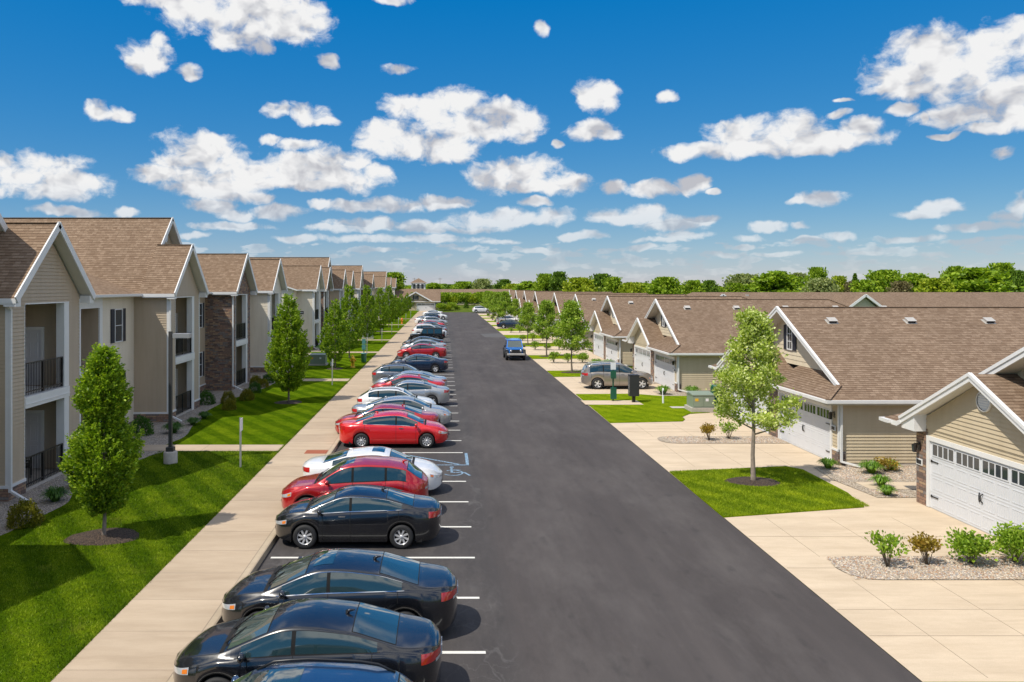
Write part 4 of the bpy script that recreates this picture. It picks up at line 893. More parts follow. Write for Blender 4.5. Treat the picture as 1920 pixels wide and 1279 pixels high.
def body(b, y0, y1, wins, mat, lowroof=True, skips=()):
    mb = MB(); t = M['tan']
    segs = []; a = y0
    for s0, s1 in list(skips) + [(y1, y1)]:
        if s0 > a: segs.append((a, s0))
        a = s1
    for a, c in segs: mb.siding([(0, a, .62), (0, c, .62), (0, c, ZE), (0, a, ZE)], (1, 0, 0), mat)
    mb.siding([(0, y0, .1), (-14, y0, .1), (-14, y0, ZE), (0, y0, ZE)], (0, -1, 0), mat); mb.siding([(0, y1, .1), (-14, y1, .1), (-14, y1, ZE), (0, y1, ZE)], (0, 1, 0), mat)
    mb.siding([(-14, y0, .1), (-14, y1, .1), (-14, y1, ZE), (-14, y0, ZE)], (-1, 0, 0), mat)
    mb.build('wall', b)
    mb = MB()
    for a, c in segs: mb = MB(); mb.box(-.1, .05, a, c, ZL - .05, .54, M['stone']); mb.box(-.1, .07, a, c, .54, .62, Tm); mb.build('stone_base', b)
    for y, z in wins: window_set(b, (.03, y, z), (0, 1, 0), (1, 0, 0), .82, 1.5, .38, 1, 2)
    mb = MB(); sh = M['shingle']; ry = 9.0
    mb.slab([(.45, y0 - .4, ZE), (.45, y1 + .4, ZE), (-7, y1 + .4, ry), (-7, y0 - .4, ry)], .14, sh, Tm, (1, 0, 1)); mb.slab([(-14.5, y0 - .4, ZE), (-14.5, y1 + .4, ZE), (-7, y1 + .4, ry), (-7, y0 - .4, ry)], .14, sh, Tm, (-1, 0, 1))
    r = mb.build('roof', b)
    mb = MB(); gutter_run(mb, (.5, y0 - .4, ZE - .05), (.5, y1 + .4, ZE - .05)); mb.build('gutter', b)
    mb = MB()
    for s in (y0 - .02, y1 + .02): mb.poly([(0, s, ZE), (-14, s, ZE), (-7, s, ry - .16)], M['tan'])
    mb.build('gable_wall', b)
def breezeway(b, y0, y1):
    g = empty('breezeway', (0, 0, 0)); g.parent = b
    mb = MB(); t = M['tan']
    mb.siding([(-2.4, y1 - .3, ZL), (0, y1 - .3, ZL), (0, y1 - .3, ZE), (-2.4, y1 - .3, ZE)], (0, -1, 0), t); mb.siding([(-2.4, y0, ZL), (-2.4, y1, ZL), (-2.4, y1, ZE), (-2.4, y0, ZE)], (1, 0, 0), t); mb.siding([(-2.4, y0 + .02, ZL), (0, y0 + .02, ZL), (0, y0 + .02, ZE), (-2.4, y0 + .02, ZE)], (0, 1, 0), t)
    mb.box(-2.4, 0, y0 + .04, y1 - .04, 2.95, 3.2, Tm); mb.build('wall', g)
    mb = MB(); mb.box(-.3, .06, y0, y1, 6.0, 6.5, Tm); mb.build('beam', g)
    mb = MB(); mb.box(-.3, .06, y1 - .3, y1, ZL, 6.0, Tm); mb.build('post', g)
    six_panel_door(g, (-2.38, (y0 + y1) / 2, 3.2), (0, 1, 0), (1, 0, 0)); six_panel_door(g, (-2.38, (y0 + y1) / 2, ZL), (0, 1, 0), (1, 0, 0))
def apartment(label, y0, y1, pavs, vgs, bz, wins, mat, xs=[]):
    b = empty('apartment_building', (AX, y0, 0), 0, label, 'apartment building', 'two storey gabled apartment buildings left of the pavement')
    sk = sorted([(p[0] - 2.5 - y0, p[0] + 2.5 - y0) for p in pavs] + [(q[0] - y0, q[1] - y0) for q in bz + xs])
    body(b, 0, y1 - y0, [(w - y0, z) for w in wins for z in (1.2, 4.35)], M[mat], skips=sk)
    for p in pavs: pavilion(b, p[0] - y0, M[p[1]], p[2], y0 < 120, (.3 if p[0] > 40 else -.9) if any(abs(v - p[0]) < 3.5 for v in vgs) else -6.5)
    for v in vgs: cross_gable(b, v - y0)
    for q in bz: breezeway(b, q[0] - y0, q[1] - y0)
    return b
A = apartment('nearest apartment block, tan siding with one stone clad bay and black balcony railings', 9, 69.2, [(15.9, 'cream', False), (27.9, 'tan', False), (42.7, 'tan', False), (54.7, 'tan', True), (65.7, 'cream', False)], [25.7, 44.6], [(30.4, 36.4)], [38.2, 51.0, 49.0, 60, 21.5], 'tan', [(36.4, 40.2)])
# the body wall beside the near window is paler siding
mb = MB(); mb.siding([(0, 36.4 - 9, .2), (0, 40.2 - 9, .2), (0, 40.2 - 9, ZE), (0, 36.4 - 9, ZE)], (1, 0, 0), M['cream']); mb.build('wall', A)
B2_ = apartment('second apartment block along the pavement, pale siding on its near end wall', 83, 112.5, [(87.3, 'cream', False), (94.5, 'tan', True), (109, 'tan', False)], [106.2], [(98, 103)], [91], 'cream')
mb = MB(); mb.box(.15, .75, 1.72, 1.76, 4.0, 4.3, M['charcoal']); mb.box(.2, .7, 1.715, 1.722, 4.12, 4.18, M['signwhite']); mb.build('wall_sign', B2_)
apartment('third apartment block along the pavement, behind the middle columnar trees', 115, 157, [(118.5, 'tan', False), (131, 'cream', False), (152.7, 'tan', True)], [149], [(136, 141)], [125, 145], 'tan')
apartment('farthest apartment block on the left, its gables smallest', 177, 232, [(186, 'cream', False), (204, 'tan', False), (226, 'cream', False)], [212], [], [195, 216], 'tan')
# ---------------------------------------------------------------- cars
def lerp_tab(tab, x):
    if x <= tab[0][0]: return tab[0][1]
    for (a, za), (b, zb) in zip(tab, tab[1:]):
        if x <= b: return za + (zb - za) * (x - a) / (b - a)
    return tab[-1][1]
class Car:
    def __init__(s, L, W, H, top, belt, xw0, xw1, xr0, xr1, wb, wr=.325, sill=.20, roofw=.70, tumble=.84, c_end=None, bp=None, arch=.05, nose=8):
        s.L, s.W, s.H, s.top, s.belt = L, W, H, top, belt
        s.xw0, s.xw1, s.xr0, s.xr1 = xw0, xw1, xr0, xr1     # windscreen base, top; rear glass top, base  (front is +x)
        s.wf, s.wrr = wb; s.r = wr; s.sill = sill; s.roofw = roofw; s.tumble = tumble; s.arch = wr + arch; s.c_end = c_end if c_end is not None else xr0 - .12; s.bp = bp or []
        s.nose = nose
    def ztop(s, x):
        acc = 0
        for d, k in ((-.14, 1), (-.07, 2), (0, 3), (.07, 2), (.14, 1)): acc += k * lerp_tab(s.top, max(-s.L / 2, min(s.L / 2, x + d)))
        return acc / 9
    def half(s, x):
        t = abs(2 * x / s.L); return s.W / 2 * (1 - .085 * t ** 2.2) * max(0.0, 1 - min(1, t) ** (11 if x < 0 else s.nose)) ** .5
    def sec(s, x):
        zt = s.ztop(x); w_ = s.half(x); zb = min(lerp_tab(s.belt, x), zt - .035)
        t = abs(2 * x / s.L); z0 = s.sill + .12 * max(0, (t - .86) / .14) ** 1.5
        for xa in (s.wf, s.wrr):
            d = abs(x - xa)
            if d < s.arch: z0 = max(z0, s.r + math.sqrt(max(0, s.arch ** 2 - d * d)))
        z0 = min(z0, zb - .12); h = zb - z0
        endp = max(0, (t - .93) / .07) * .12
        k = max(0, min(1, (zt - zb) / (s.H - .92)))
        R_ = [(w_ * .955, z0), (w_ * .985, z0 + .12 * h), (w_ * 1.0, z0 + .38 * h), (w_ * .992, z0 + .62 * h), (w_ * .982, z0 + .80 * h), (w_ * .945, z0 + .94 * h), (w_ * .915, zb)]
        wc = w_ * (s.tumble + (s.roofw - s.tumble) * k); cr = .03 + .035 * k; zc = zt - cr; wb_ = w_ * .90
        for tt in (.07, .5, .90, 1.0):
            R_.append((wb_ + (wc - wb_) * tt + .035 * k * math.sin(math.pi * tt), zb + (zc - zb) * tt))
        for q in (.95, .66, .33, 0.0): R_.append((wc * q, zc + cr * (1 - q ** 2.2)))
        return R_
    def S(s, x, r, side=1, off=0.0):
        R_ = s.sec(x); i = min(int(r), len(R_) - 2); f = r - i; a, b = R_[i], R_[i + 1]
        p = Vector((x, side * (a[0] + (b[0] - a[0]) * f), a[1] + (b[1] - a[1]) * f))
        if off:
            e = .02; n = (s.S(min(s.L / 2, x + e), r, side) - s.S(max(-s.L / 2, x - e), r, side)).cross(s.S(x, min(14, r + .1), side) - s.S(x, max(0, r - .1), side)); n = n * side
            if n.length < 1e-9: n = Vector((1 if x > 0 else -1, 0, 0))
            n.normalize()
            p += n * (-off if n.dot(Vector((0, side, .4 if r > 6 else 0)) + Vector((1 if x > s.L * .47 else (-1 if x < -s.L * .47 else 0), 0, 0))) < 0 else off)
        return p
NR = 15
def patch(mb, c, x0, x1, r0, r1, mat, side, off=.005, nx=None, rs=None, skew=None):
    nx = nx or max(2, int(abs(x1 - x0) / .07)); rs = rs or [r0] + [k for k in range(int(r0) + 1, int(math.ceil(r1)))] + [r1]
    b = len(mb.v); k = mb.mi(mat)
    for i in range(nx + 1):
        for j, r in enumerate(rs):
            x = x0 + (x1 - x0) * i / nx
            if skew: x += skew * (r - r0) / (r1 - r0) * (1 if True else 0)
            mb.v.append(tuple(c.S(max(-c.L / 2 + .001, min(c.L / 2 - .001, x)), r, side, off)))
    m = len(rs)
    for i in range(nx):
        for j in range(m - 1):
            q = (b + i * m + j, b + (i + 1) * m + j, b + (i + 1) * m + j + 1, b + i * m + j + 1)
            mb.f.append(q if side < 0 else q[::-1]); mb.m.append(k); mb.s.append(True)
def wheel(parent, x, y, r, w_, rim, style, side):
    t = MB(); t.lathe([(r * .62, -w_ / 2 + .02), (r * .86, -w_ / 2), (r * .97, -w_ / 2 + .025), (r, -w_ / 4), (r, w_ / 4), (r * .97, w_ / 2 - .025), (r * .86, w_ / 2), (r * .62, w_ / 2 - .02)], M['rubber'], 'Y', 28, (0, 0, 0))
    t.lathe([(0, -w_ * .3), (r * .62, -w_ * .3)], M['under'], 'Y', 20); t.lathe([(r * .64, -w_ / 2 + .03), (r * .64, w_ / 2 - .03)], M['under'], 'Y', 24)
    o = t.build('wheel', parent, (x, y, r)); m = MB(); yo = side * (w_ / 2 - .03)
    m.lathe([(r * .66, yo - side * .06), (r * .67, yo + side * .012), (r * .60, yo + side * .005), (r * .58, yo - side * .05)], rim, 'Y', 28)
    n, wd = {'five': (5, .30), 'ten': (10, .14), 'swirl': (8, .17), 'seven': (7, .2)}[style]
    for k in range(n):
        a = 2 * math.pi * k / n; tw = .35 if style == 'swirl' else 0
        i0, i1 = r * .12, r * .62; w0, w1 = r * wd * .75, r * wd
        def pt(rr, aa, ww, yy): return (rr * math.cos(aa) - ww * math.sin(aa), yy, rr * math.sin(aa) + ww * math.cos(aa))
        for d0, d1 in ((0, 1),):
            A_ = [pt(i0, a, -w0 / 2, yo - side * .012), pt(i1, a + tw, -w1 / 2, yo), pt(i1, a + tw, w1 / 2, yo), pt(i0, a, w0 / 2, yo - side * .012)]
            m.poly(A_, rim, (0, side, 0)); B_ = [(p[0], p[1] - side * .04, p[2]) for p in A_]
            for i in range(4): m.poly([A_[i], A_[(i + 1) % 4], B_[(i + 1) % 4], B_[i]], rim)
    m.lathe([(0, yo + side * .004), (r * .13, yo + side * .002), (r * .17, yo - side * .02)], rim, 'Y', 14); m.lathe([(0, yo - side * .07), (r * .45, yo - side * .07)], M['rim_dark'], 'Y', 18)
    m.build('rim', o)
def build_car(name, c, paint, loc, face, label, group, rimstyle='five', rim='rim', sunroof=None, rails=False, chrome_belt=False, clad=False, glass='autoglass', dark=False, cat='car', detail=2, spoiler=False, plate_front=False):
    root = empty(name, loc, 0 if face > 0 else math.pi, label, cat, group); L = c.L
    xs = set()
    n = 66
    for i in range(n + 1): xs.add(round(-L / 2 + L * i / n, 4))
    for e in (.003, .012, .03, .055, .09): xs.add(round(L / 2 - e, 4)); xs.add(round(-L / 2 + e, 4))
    for xa in (c.wf, c.wrr):
        for k in range(13): xs.add(round(xa + c.arch * math.cos(math.pi * k / 12), 4))
        xs.add(round(xa + c.arch + .004, 4)); xs.add(round(xa - c.arch - .004, 4))
    xs = sorted(xs); mb = MB(); k = mb.mi(paint); W_ = 2 * NR - 1
    for x in xs:
        R_ = c.sec(x)
        for y, z in R_: mb.v.append((x, y, z))
        for y, z in R_[-2::-1]: mb.v.append((x, -y, z))
    for i in range(len(xs) - 1):
        for j in range(W_ - 1):
            mb.f.append((i * W_ + j, i * W_ + j + 1, (i + 1) * W_ + j + 1, (i + 1) * W_ + j)); mb.m.append(k); mb.s.append(True)
    bmb = mb
    # underbody and wheel wells
    mb = MB(); wi = c.W / 2 - .26; zt = min(.78, c.H * .5); mb.box(-L / 2 + .45, L / 2 - .5, -wi, wi, .19, zt, M['under'])
    a = [-L / 2 + .5, c.wrr - c.arch - .03, c.wrr + c.arch + .03, c.wf - c.arch - .03, c.wf + c.arch + .03, L / 2 - .55]
    for i in (0, 2, 4): mb.box(a[i], a[i + 1], -c.W / 2 + .09, c.W / 2 - .09, .17, c.sill + .1, M['under'])
    mb.build('underbody', root)
    for xa in (c.wf, c.wrr):
        for s in (-1, 1): wheel(root, xa, s * (c.W / 2 - .125), c.r, .21, M[rim], rimstyle, s)
    g = M[glass]; wg = M['screenglass'] if glass == 'autoglass' else g
    mb = MB()
    for s in (-1, 1): patch(mb, c, c.xw0 - .06, c.xw1 + .03, 11.05, 14, wg, s, .004, rs=[11.05, 11.6, 12, 13, 14])
    wsn = mb.build('windscreen', root); mb = MB()
    for s in (-1, 1):
        patch(mb, c, c.xw0 - .045, c.xw1 + .01, 10.9, 14, M['gap'], s, .002, rs=[10.9, 11.6, 12, 13, 14]); patch(mb, c, c.xr1 + .035, c.xr0 - .002, 10.95, 14, M['gap'], s, .002, rs=[10.95, 11.6, 12, 13, 14])
        patch(mb, c, c.xr0 + .03, c.xw1 - .02, 10.8, 10.87, M['gap'], s, .003, rs=[10.8, 10.87])
    mb.build('window_seal', root); mb = MB()
    for s in (-1, 1): patch(mb, c, c.xr1 + .05, c.xr0 - .02, 11.12, 14, g, s, .004, rs=[11.12, 11.6, 12, 13, 14])
    mb.build('rear_window', root)
    fr = c.xw0 - .30; cuts = [fr] + sorted(c.bp, reverse=True) + [c.c_end]
    for s in (-1, 1): mbp = MB(); patch(mbp, c, cuts[0] - .03, cuts[-1] + .0, 6.9, 9.15, M['gap'], s, .0025, rs=[6.9, 7.5, 8, 8.6, 9.15]); mbp.build('window_frame', root)
    for s in (-1, 1):
        for i in range(len(cuts) - 1):
            mb = MB(); patch(mb, c, cuts[i] - (.035 if i else 0), cuts[i + 1] + (.035 if i < len(cuts) - 2 else 0), 7.0, 9.0, g, s, .004, rs=[7.0, 7.5, 8, 8.6, 9.0]); mb.build('side_window', root)
        if detail > 1:
            mb = MB(); patch(mb, c, fr + .1, c.c_end - .05, 6.35, 6.85, M['chrome'] if chrome_belt else M['gap'], s, .006, rs=[6.35, 6.85])
            if chrome_belt: patch(mb, c, fr, c.c_end - .02, 9.1, 9.3, M['chrome'], s, .005, rs=[9.1, 9.3])
            mb.build('window_trim', root)
    if detail > 1:
        mb = bmb
        for s in (-1, 1):
            for x in [c.wf - c.arch - .10] + [b for b in c.bp] + [c.c_end + .08]:
                lo = .3
                if abs(x - c.wrr) < c.arch + .03: lo = 2.2
                patch(mb, c, x - .006, x + .006, lo, 6.3, M['gap'], s, .003, nx=1)
            patch(mb, c, c.wf - c.arch - .1, c.wrr + c.arch + .05, .55, .62, M['gap'], s, .003, rs=[.55, .62])
            patch(mb, c, c.xw0 + .02, L / 2 - .2, 9.6, 9.7, M['gap'], s, .003, rs=[9.6, 9.7])
            if c.top[0][1] > 0: patch(mb, c, c.xr1 - .02, -L / 2 + .12, 9.6, 9.7, M['gap'], s, .003, rs=[9.6, 9.7])
        for x in (c.xw0 + .04,):
            for s in (-1, 1): patch(mb, c, x - .05, x + .03, 10, 14, M['gap'], s, .003, nx=1)
        if clad:
            mb = MB()
            for s in (-1, 1): patch(mb, c, -L / 2 + .3, L / 2 - .3, 0, .9, M['cladding'], s, .008, nx=60, rs=[0, .4, .9])
            mb.build('cladding', root)
        for s in (-1, 1):
            for x in ([b + .22 for b in c.bp[:2]] or [0]):
                p = c.S(x, 4.6, s); mb = MB(); mb.box(-.09, .09, -.012, .03, -.014, .014, paint if not chrome_belt else M['chrome']); q = mb.build('door_handle', root, p); q.rotation_euler = (0, 0, 0 if s > 0 else math.pi)
            p = c.S(c.xw0 - .36, 7.1, s); mb = MB(); mb.lathe([(0, -.055), (.06, -.05), (.098, -.01), (.09, .035), (.05, .06), (0, .065)], paint, 'X', 12, (0, .17, .09)); mb.bar((0, -.02, .02), (0, .12, .06), .05, .03, M['gap'])
            q = mb.build('mirror', root, p); q.scale = (.95, 1, .78) if s > 0 else (.95, 1, .78); q.rotation_euler = (0, 0, 0)
            if s < 0: q.scale = (.95, -1, .78)
    bmb.build('body', root)
    # lamps, grille, bumpers
    for s in (-1, 1):
        mb = MB(); patch(mb, c, L / 2 - .42, L / 2 - .035, 4.1, 6.0, M['lens'], s, .006, nx=8, rs=[4.1, 4.8, 5.4, 6.0]); hl = mb.build('headlight', root)
        if detail > 1: mb = MB(); patch(mb, c, L / 2 - .40, L / 2 - .30, 4.3, 5.3, M['amber'], s, .010, nx=2, rs=[4.3, 4.8, 5.3]); mb.build('indicator', hl)
        mb = MB(); patch(mb, c, -L / 2 + .02, -L / 2 + .33, 4.0, 6.2, M['redlens'], s, .006, nx=8, rs=[4.0, 4.8, 5.5, 6.2]); tl = mb.build('taillight', root)
        if detail > 1: mb = MB(); patch(mb, c, -L / 2 + .006, -L / 2 + .10, 3.7, 4.2, M['lens'], s, .010, nx=4, rs=[3.7, 4.2]); mb.build('reversing_lamp', tl)
    mb = MB()
    for s in (-1, 1):
        patch(mb, c, L / 2 - .016, L / 2 - .0005, 3.5, 5.3, M['charcoal'], s, .008, nx=5, rs=[3.5, 4, 5, 5.3]); patch(mb, c, L / 2 - .03, L / 2 - .0005, .8, 2.2, M['charcoal'], s, .008, nx=5, rs=[.8, 1.5, 2.2])
    for s in (-1, 1): patch(mb, c, L / 2 - .012, L / 2 - .0005, 4.9, 5.2, M['chrome'], s, .012, nx=4, rs=[4.9, 5.2])
    mb.build('grille', root)
    zp = .80 if not clad else .85
    mb = MB(); mb.box(-L / 2 - .012, -L / 2 + .04, -.16, .16, zp - .08, zp + .08, M['plate']); mb.build('number_plate', root)
    if sunroof:
        a, b = sunroof; mb = MB()
        for s in (-1, 1): patch(mb, c, a, b, 12.05, 14, M['autoglass'], s, .005, rs=[12.05, 13, 14])
        mb.build('sunroof', root)
    if rails:
        for s in (-1, 1):
            mb = MB(); pts = [c.S(c.xr0 + .05 + (c.xw1 - c.xr0 - .1) * i / 8, 11.2, s) + Vector((0, 0, .06 if 0 < i < 8 else .0)) for i in range(9)]
            mb.tube(pts, .02, M['black'] if rails == 'black' else M['rim'], 6); mb.build('roof_rail', root)
    if detail > 1:
        p = c.S(c.xr0 + .15, 14, 1); mb = MB()
        mb.tube([p, p + Vector((-.05, 0, .04)), p + Vector((-.14, 0, .05))], [.04, .03, .012], paint, 6); mb.build('antenna', root)
        if spoiler: q = c.S(c.xr0 - .02, 14, 1); mb = MB(); mb.box(q.x - .18, q.x + .06, -c.W * .33, c.W * .33, q.z - .03, q.z + .005, paint); mb.build('spoiler', root)
        # wipers
        mb = MB()
        for y in (-.1, .45): p0 = c.S(c.xw0 + .01, 13.2, 1); mb.bar((c.xw0 + .02, y, p0.z + .015), (c.xw0 - .22, y - .42, c.S(c.xw0 - .22, 13, 1).z + .012), .018, .015, M['gap'])
        mb.build('wiper', root)
    return root
def sedan(L=4.75, W=1.83, H=1.45, k=1.0, deck=1.06, cab=0.0, arch=False):
    top = [(-L / 2, .86), (-L / 2 + .05, deck - .02), (-.355 * L, deck + .03), (-.18 * L + cab, H - .09), (-.05 * L + cab, H - .012), (.02 * L, H), (.08 * L + cab, H - .025), (.135 * L + cab, H - .11), (.285 * L + cab, 1.02), (.40 * L, .93), (.465 * L, .80), (L / 2, .62)]
    belt = [(-L / 2, .90), (-.3 * L, 1.02), (.05 * L, .965), (.3 * L, .90), (L / 2, .60)]
    return Car(L, W, H, top, belt, .285 * L + cab, .125 * L + cab, -.175 * L + cab, -.345 * L, (.5 * L - .93, -.5 * L + 1.05), .32, c_end=-.27 * L + cab, bp=[.03 * L + cab])
def suv(L=4.55, W=1.84, H=1.66, back=.10, hood=1.02, rake=.16, sq=False, wr=.355):
    top = [(-L / 2, 1.0), (-L / 2 + .04, 1.12), (-L / 2 + .14 + back, 1.22), (-L / 2 + rake + .40 + back, H - .13), (-.24 * L, H - .035), (-.08 * L, H), (.03 * L, H - .035), (.09 * L, H - .12), (.245 * L, hood + .09), (.42 * L, hood - .04), (.478 * L, hood - .18), (L / 2, .70)]
    belt = [(-L / 2, 1.04), (-.3 * L, 1.18), (.05 * L, 1.12), (.3 * L, 1.03), (L / 2, .66)]
    return Car(L, W, H, top, belt, .245 * L, .09 * L, -L / 2 + rake + .38 + back, -L / 2 + .10 + back * .5, (.5 * L - .90, -.5 * L + .96), wr, .26, roofw=.70, tumble=.84, c_end=-L / 2 + .50 + rake, bp=[.0 * L, -.22 * L], arch=.055, nose=12)
P = {}
def paint(n, col, metal=0.0, rough=.25):
    if n not in P: P[n] = m_paint('paint_' + n, col, metal, rough)
    return P[n]
BK = ('black', (.005, .006, .009), .0); NV = ('navy', (.008, .018, .045), .2); RD = ('red', (.50, .006, .010), .15); DR = ('crimson', (.42, .008, .012), .3); WH = ('white', (.72, .72, .72), 0)
SV = ('silver', (.42, .43, .44), .55); GY = ('grey', (.22, .235, .26), .5); BS = ('blue_silver', (.36, .41, .47), .5); PW = ('pewter', (.30, .265, .23), .5); BR = ('bright_red', (.62, .008, .010), .1)
gp = 'cars parked nose or tail to the kerb along the pavement'
def pk(name, c, p, xc, y, face, label, **kw):
    return build_car(name, c, paint(*p), (xc, y, 0), face, label, gp, **kw)
X = -2.25
pk('parked_suv', suv(4.6, 1.86, 1.66), ('deep_blue', (.012, .045, .12), .3), -2.3, 10.75, -1, 'dark blue SUV with black roof glass cut off at the bottom edge of the photo', sunroof=(-.35, .55), rails='black', clad=True)
pk('parked_sedan', sedan(4.56, 1.76, 1.43), BK, -2.32, 13.75, -1, 'dusty black sedan next above the blue SUV at the bottom, pink steering wheel cover', rimstyle='swirl', spoiler=False)
pk('parked_sedan', sedan(4.80, 1.83, 1.45), BK, -2.12, 16.4, -1, 'black sedan with glass sunroof and chrome window line, second in front of the empty bay', rimstyle='ten', sunroof=(.1, .5), chrome_belt=True)
pk('parked_sedan', sedan(4.55, 1.76, 1.43), BK, -2.35, 22.0, -1, 'black sedan with silver spoked hubcaps parked beside the empty bay', rimstyle='swirl', chrome_belt=True)
pk('parked_suv', suv(4.5, 1.84, 1.68), DR, -2.72, 24.55, -1, 'dark red SUV between the black sedan and the white sedan', rimstyle='five', rim='rim_dark', clad=True, sunroof=(.0, .45))
pk('parked_sedan', sedan(4.75, 1.85, 1.45), WH, -2.42, 27.25, 1, 'white sedan with dark sunroof facing the lane behind the dark red SUV', sunroof=(.0, .42), rim='rim_dark')
pk('parked_sedan', sedan(4.80, 1.82, 1.47), BR, -2.2, 35.15, 1, 'bright red sedan facing the lane just past the blue striped access aisle', rimstyle='ten', chrome_belt=True)
pk('parked_sedan', sedan(4.85, 1.85, 1.46), DR, -2.65, 37.3, -1, 'dark red sedan nose to the kerb directly behind the bright red sedan', chrome_belt=True)
pk('parked_sedan', sedan(5.0, 1.86, 1.48), SV, -2.1, 39.9, 1, 'silver sedan facing the lane behind the two red sedans', chrome_belt=False)
pk('parked_suv', suv(4.2, 1.80, 1.62), WH, -2.5, 42.4, 1, 'white wagon with dark roof between two silver sedans', clad=False, rails='black')
pk('parked_sedan', sedan(4.6, 1.74, 1.45), SV, -1.95, 46.9, -1, 'pale silver sedan showing its tail, just past the white wagon')
pk('parked_sedan', sedan(4.7, 1.82, 1.45), RD, -2.25, 49.9, -1, 'red sedan squeezed between the pale silver and the blue silver sedan')
pk('parked_sedan', sedan(4.8, 1.83, 1.44), BS, -2.2, 52.2, -1, 'blue silver sedan behind the squeezed in red sedan', rim='rim_dark')
pk('parked_suv', suv(4.4, 1.82, 1.62), GY, -2.75, 55.0, 1, 'grey SUV tail to the kerb before the row of empty bays', rails='black')
pk('parked_sedan', sedan(4.85, 1.8, 1.45), NV, -2.05, 64.9, -1, 'dark navy sedan with bright spoked wheels beside the empty bays', chrome_belt=True)
pk('parked_sedan', sedan(4.8, 1.82, 1.45), DR, -2.1, 77.0, -1, 'crimson sedan standing alone in the middle of the row')
pk('parked_sedan', sedan(4.8, 1.82, 1.45), SV, -2.1, 82.8, -1, 'silver grey sedan just beyond the crimson sedan')
pk('parked_sedan', sedan(4.6, 1.8, 1.42), BK, -2.3, 88.2, -1, 'black low car between the silver grey sedan and the black boxy off-roader')
pk('parked_suv', suv(4.8, 1.9, 1.8), WH, -1.95, 108.5, 1, 'white boxy SUV just beyond the black off-roader', rails=True)
for (mk, p, x, y, f, lb) in ((sedan(), GY, -1.9, 113.5, -1, 'grey sedan half hidden behind the white boxy SUV'), (sedan(), RD, -2.2, 128, -1, 'red sedan with a dark one in front, two thirds along the row'), (sedan(), NV, -1.9, 122.5, 1, 'dark navy sedan in front of the far red sedan'),
    (suv(), SV, -1.6, 139, 1, 'silver SUV far along the row beyond the red sedan'), (sedan(), WH, -3.0, 146, 1, 'white sedan far along the row near the dark blue SUV'), (suv(), NV, -3.0, 157, -1, 'dark blue SUV near the far end of the row'), (suv(), WH, -1.5, 165, 1, 'white SUV near the far end of the row'), (sedan(), WH, -2.6, 184, -1, 'white sedan last in the row at the road end')):
    pk('parked_' + ('suv' if mk.H > 1.55 else 'sedan'), mk, p, x, y, f, lb, detail=1)
# silver SUV on the driveway
build_car('parked_suv', suv(4.85, 1.88, 1.76, back=-.02, hood=1.12, rake=-.04, wr=.38), paint(*PW), (11.85, 54.6, .012), 1, 'pewter silver SUV with roof rails parked in the driveway right of the road', None, rimstyle='five', rails='silver', clad=False)
build_car('parked_suv', suv(4.6), paint(*DR), (-9.2, 231, .02), -1, 'small dark red SUV parked beside the garage of the house at the road end', None, detail=1)
build_car('parked_suv', suv(4.9, 1.9, 1.75), paint(*WH), (9.9, 208, .02), 1, 'white SUV standing across the far right end of the road', None, detail=1)
build_car('parked_sedan', sedan(4.6), paint(*NV), (11.0, 131, .03), 1, 'dark blue car on a far driveway behind the maples', None, detail=1)
build_car('parked_sedan', sedan(4.6), paint(*WH), (12.0, 148, .03), 1, 'white car on a far driveway half hidden by maple crowns', None, detail=1)
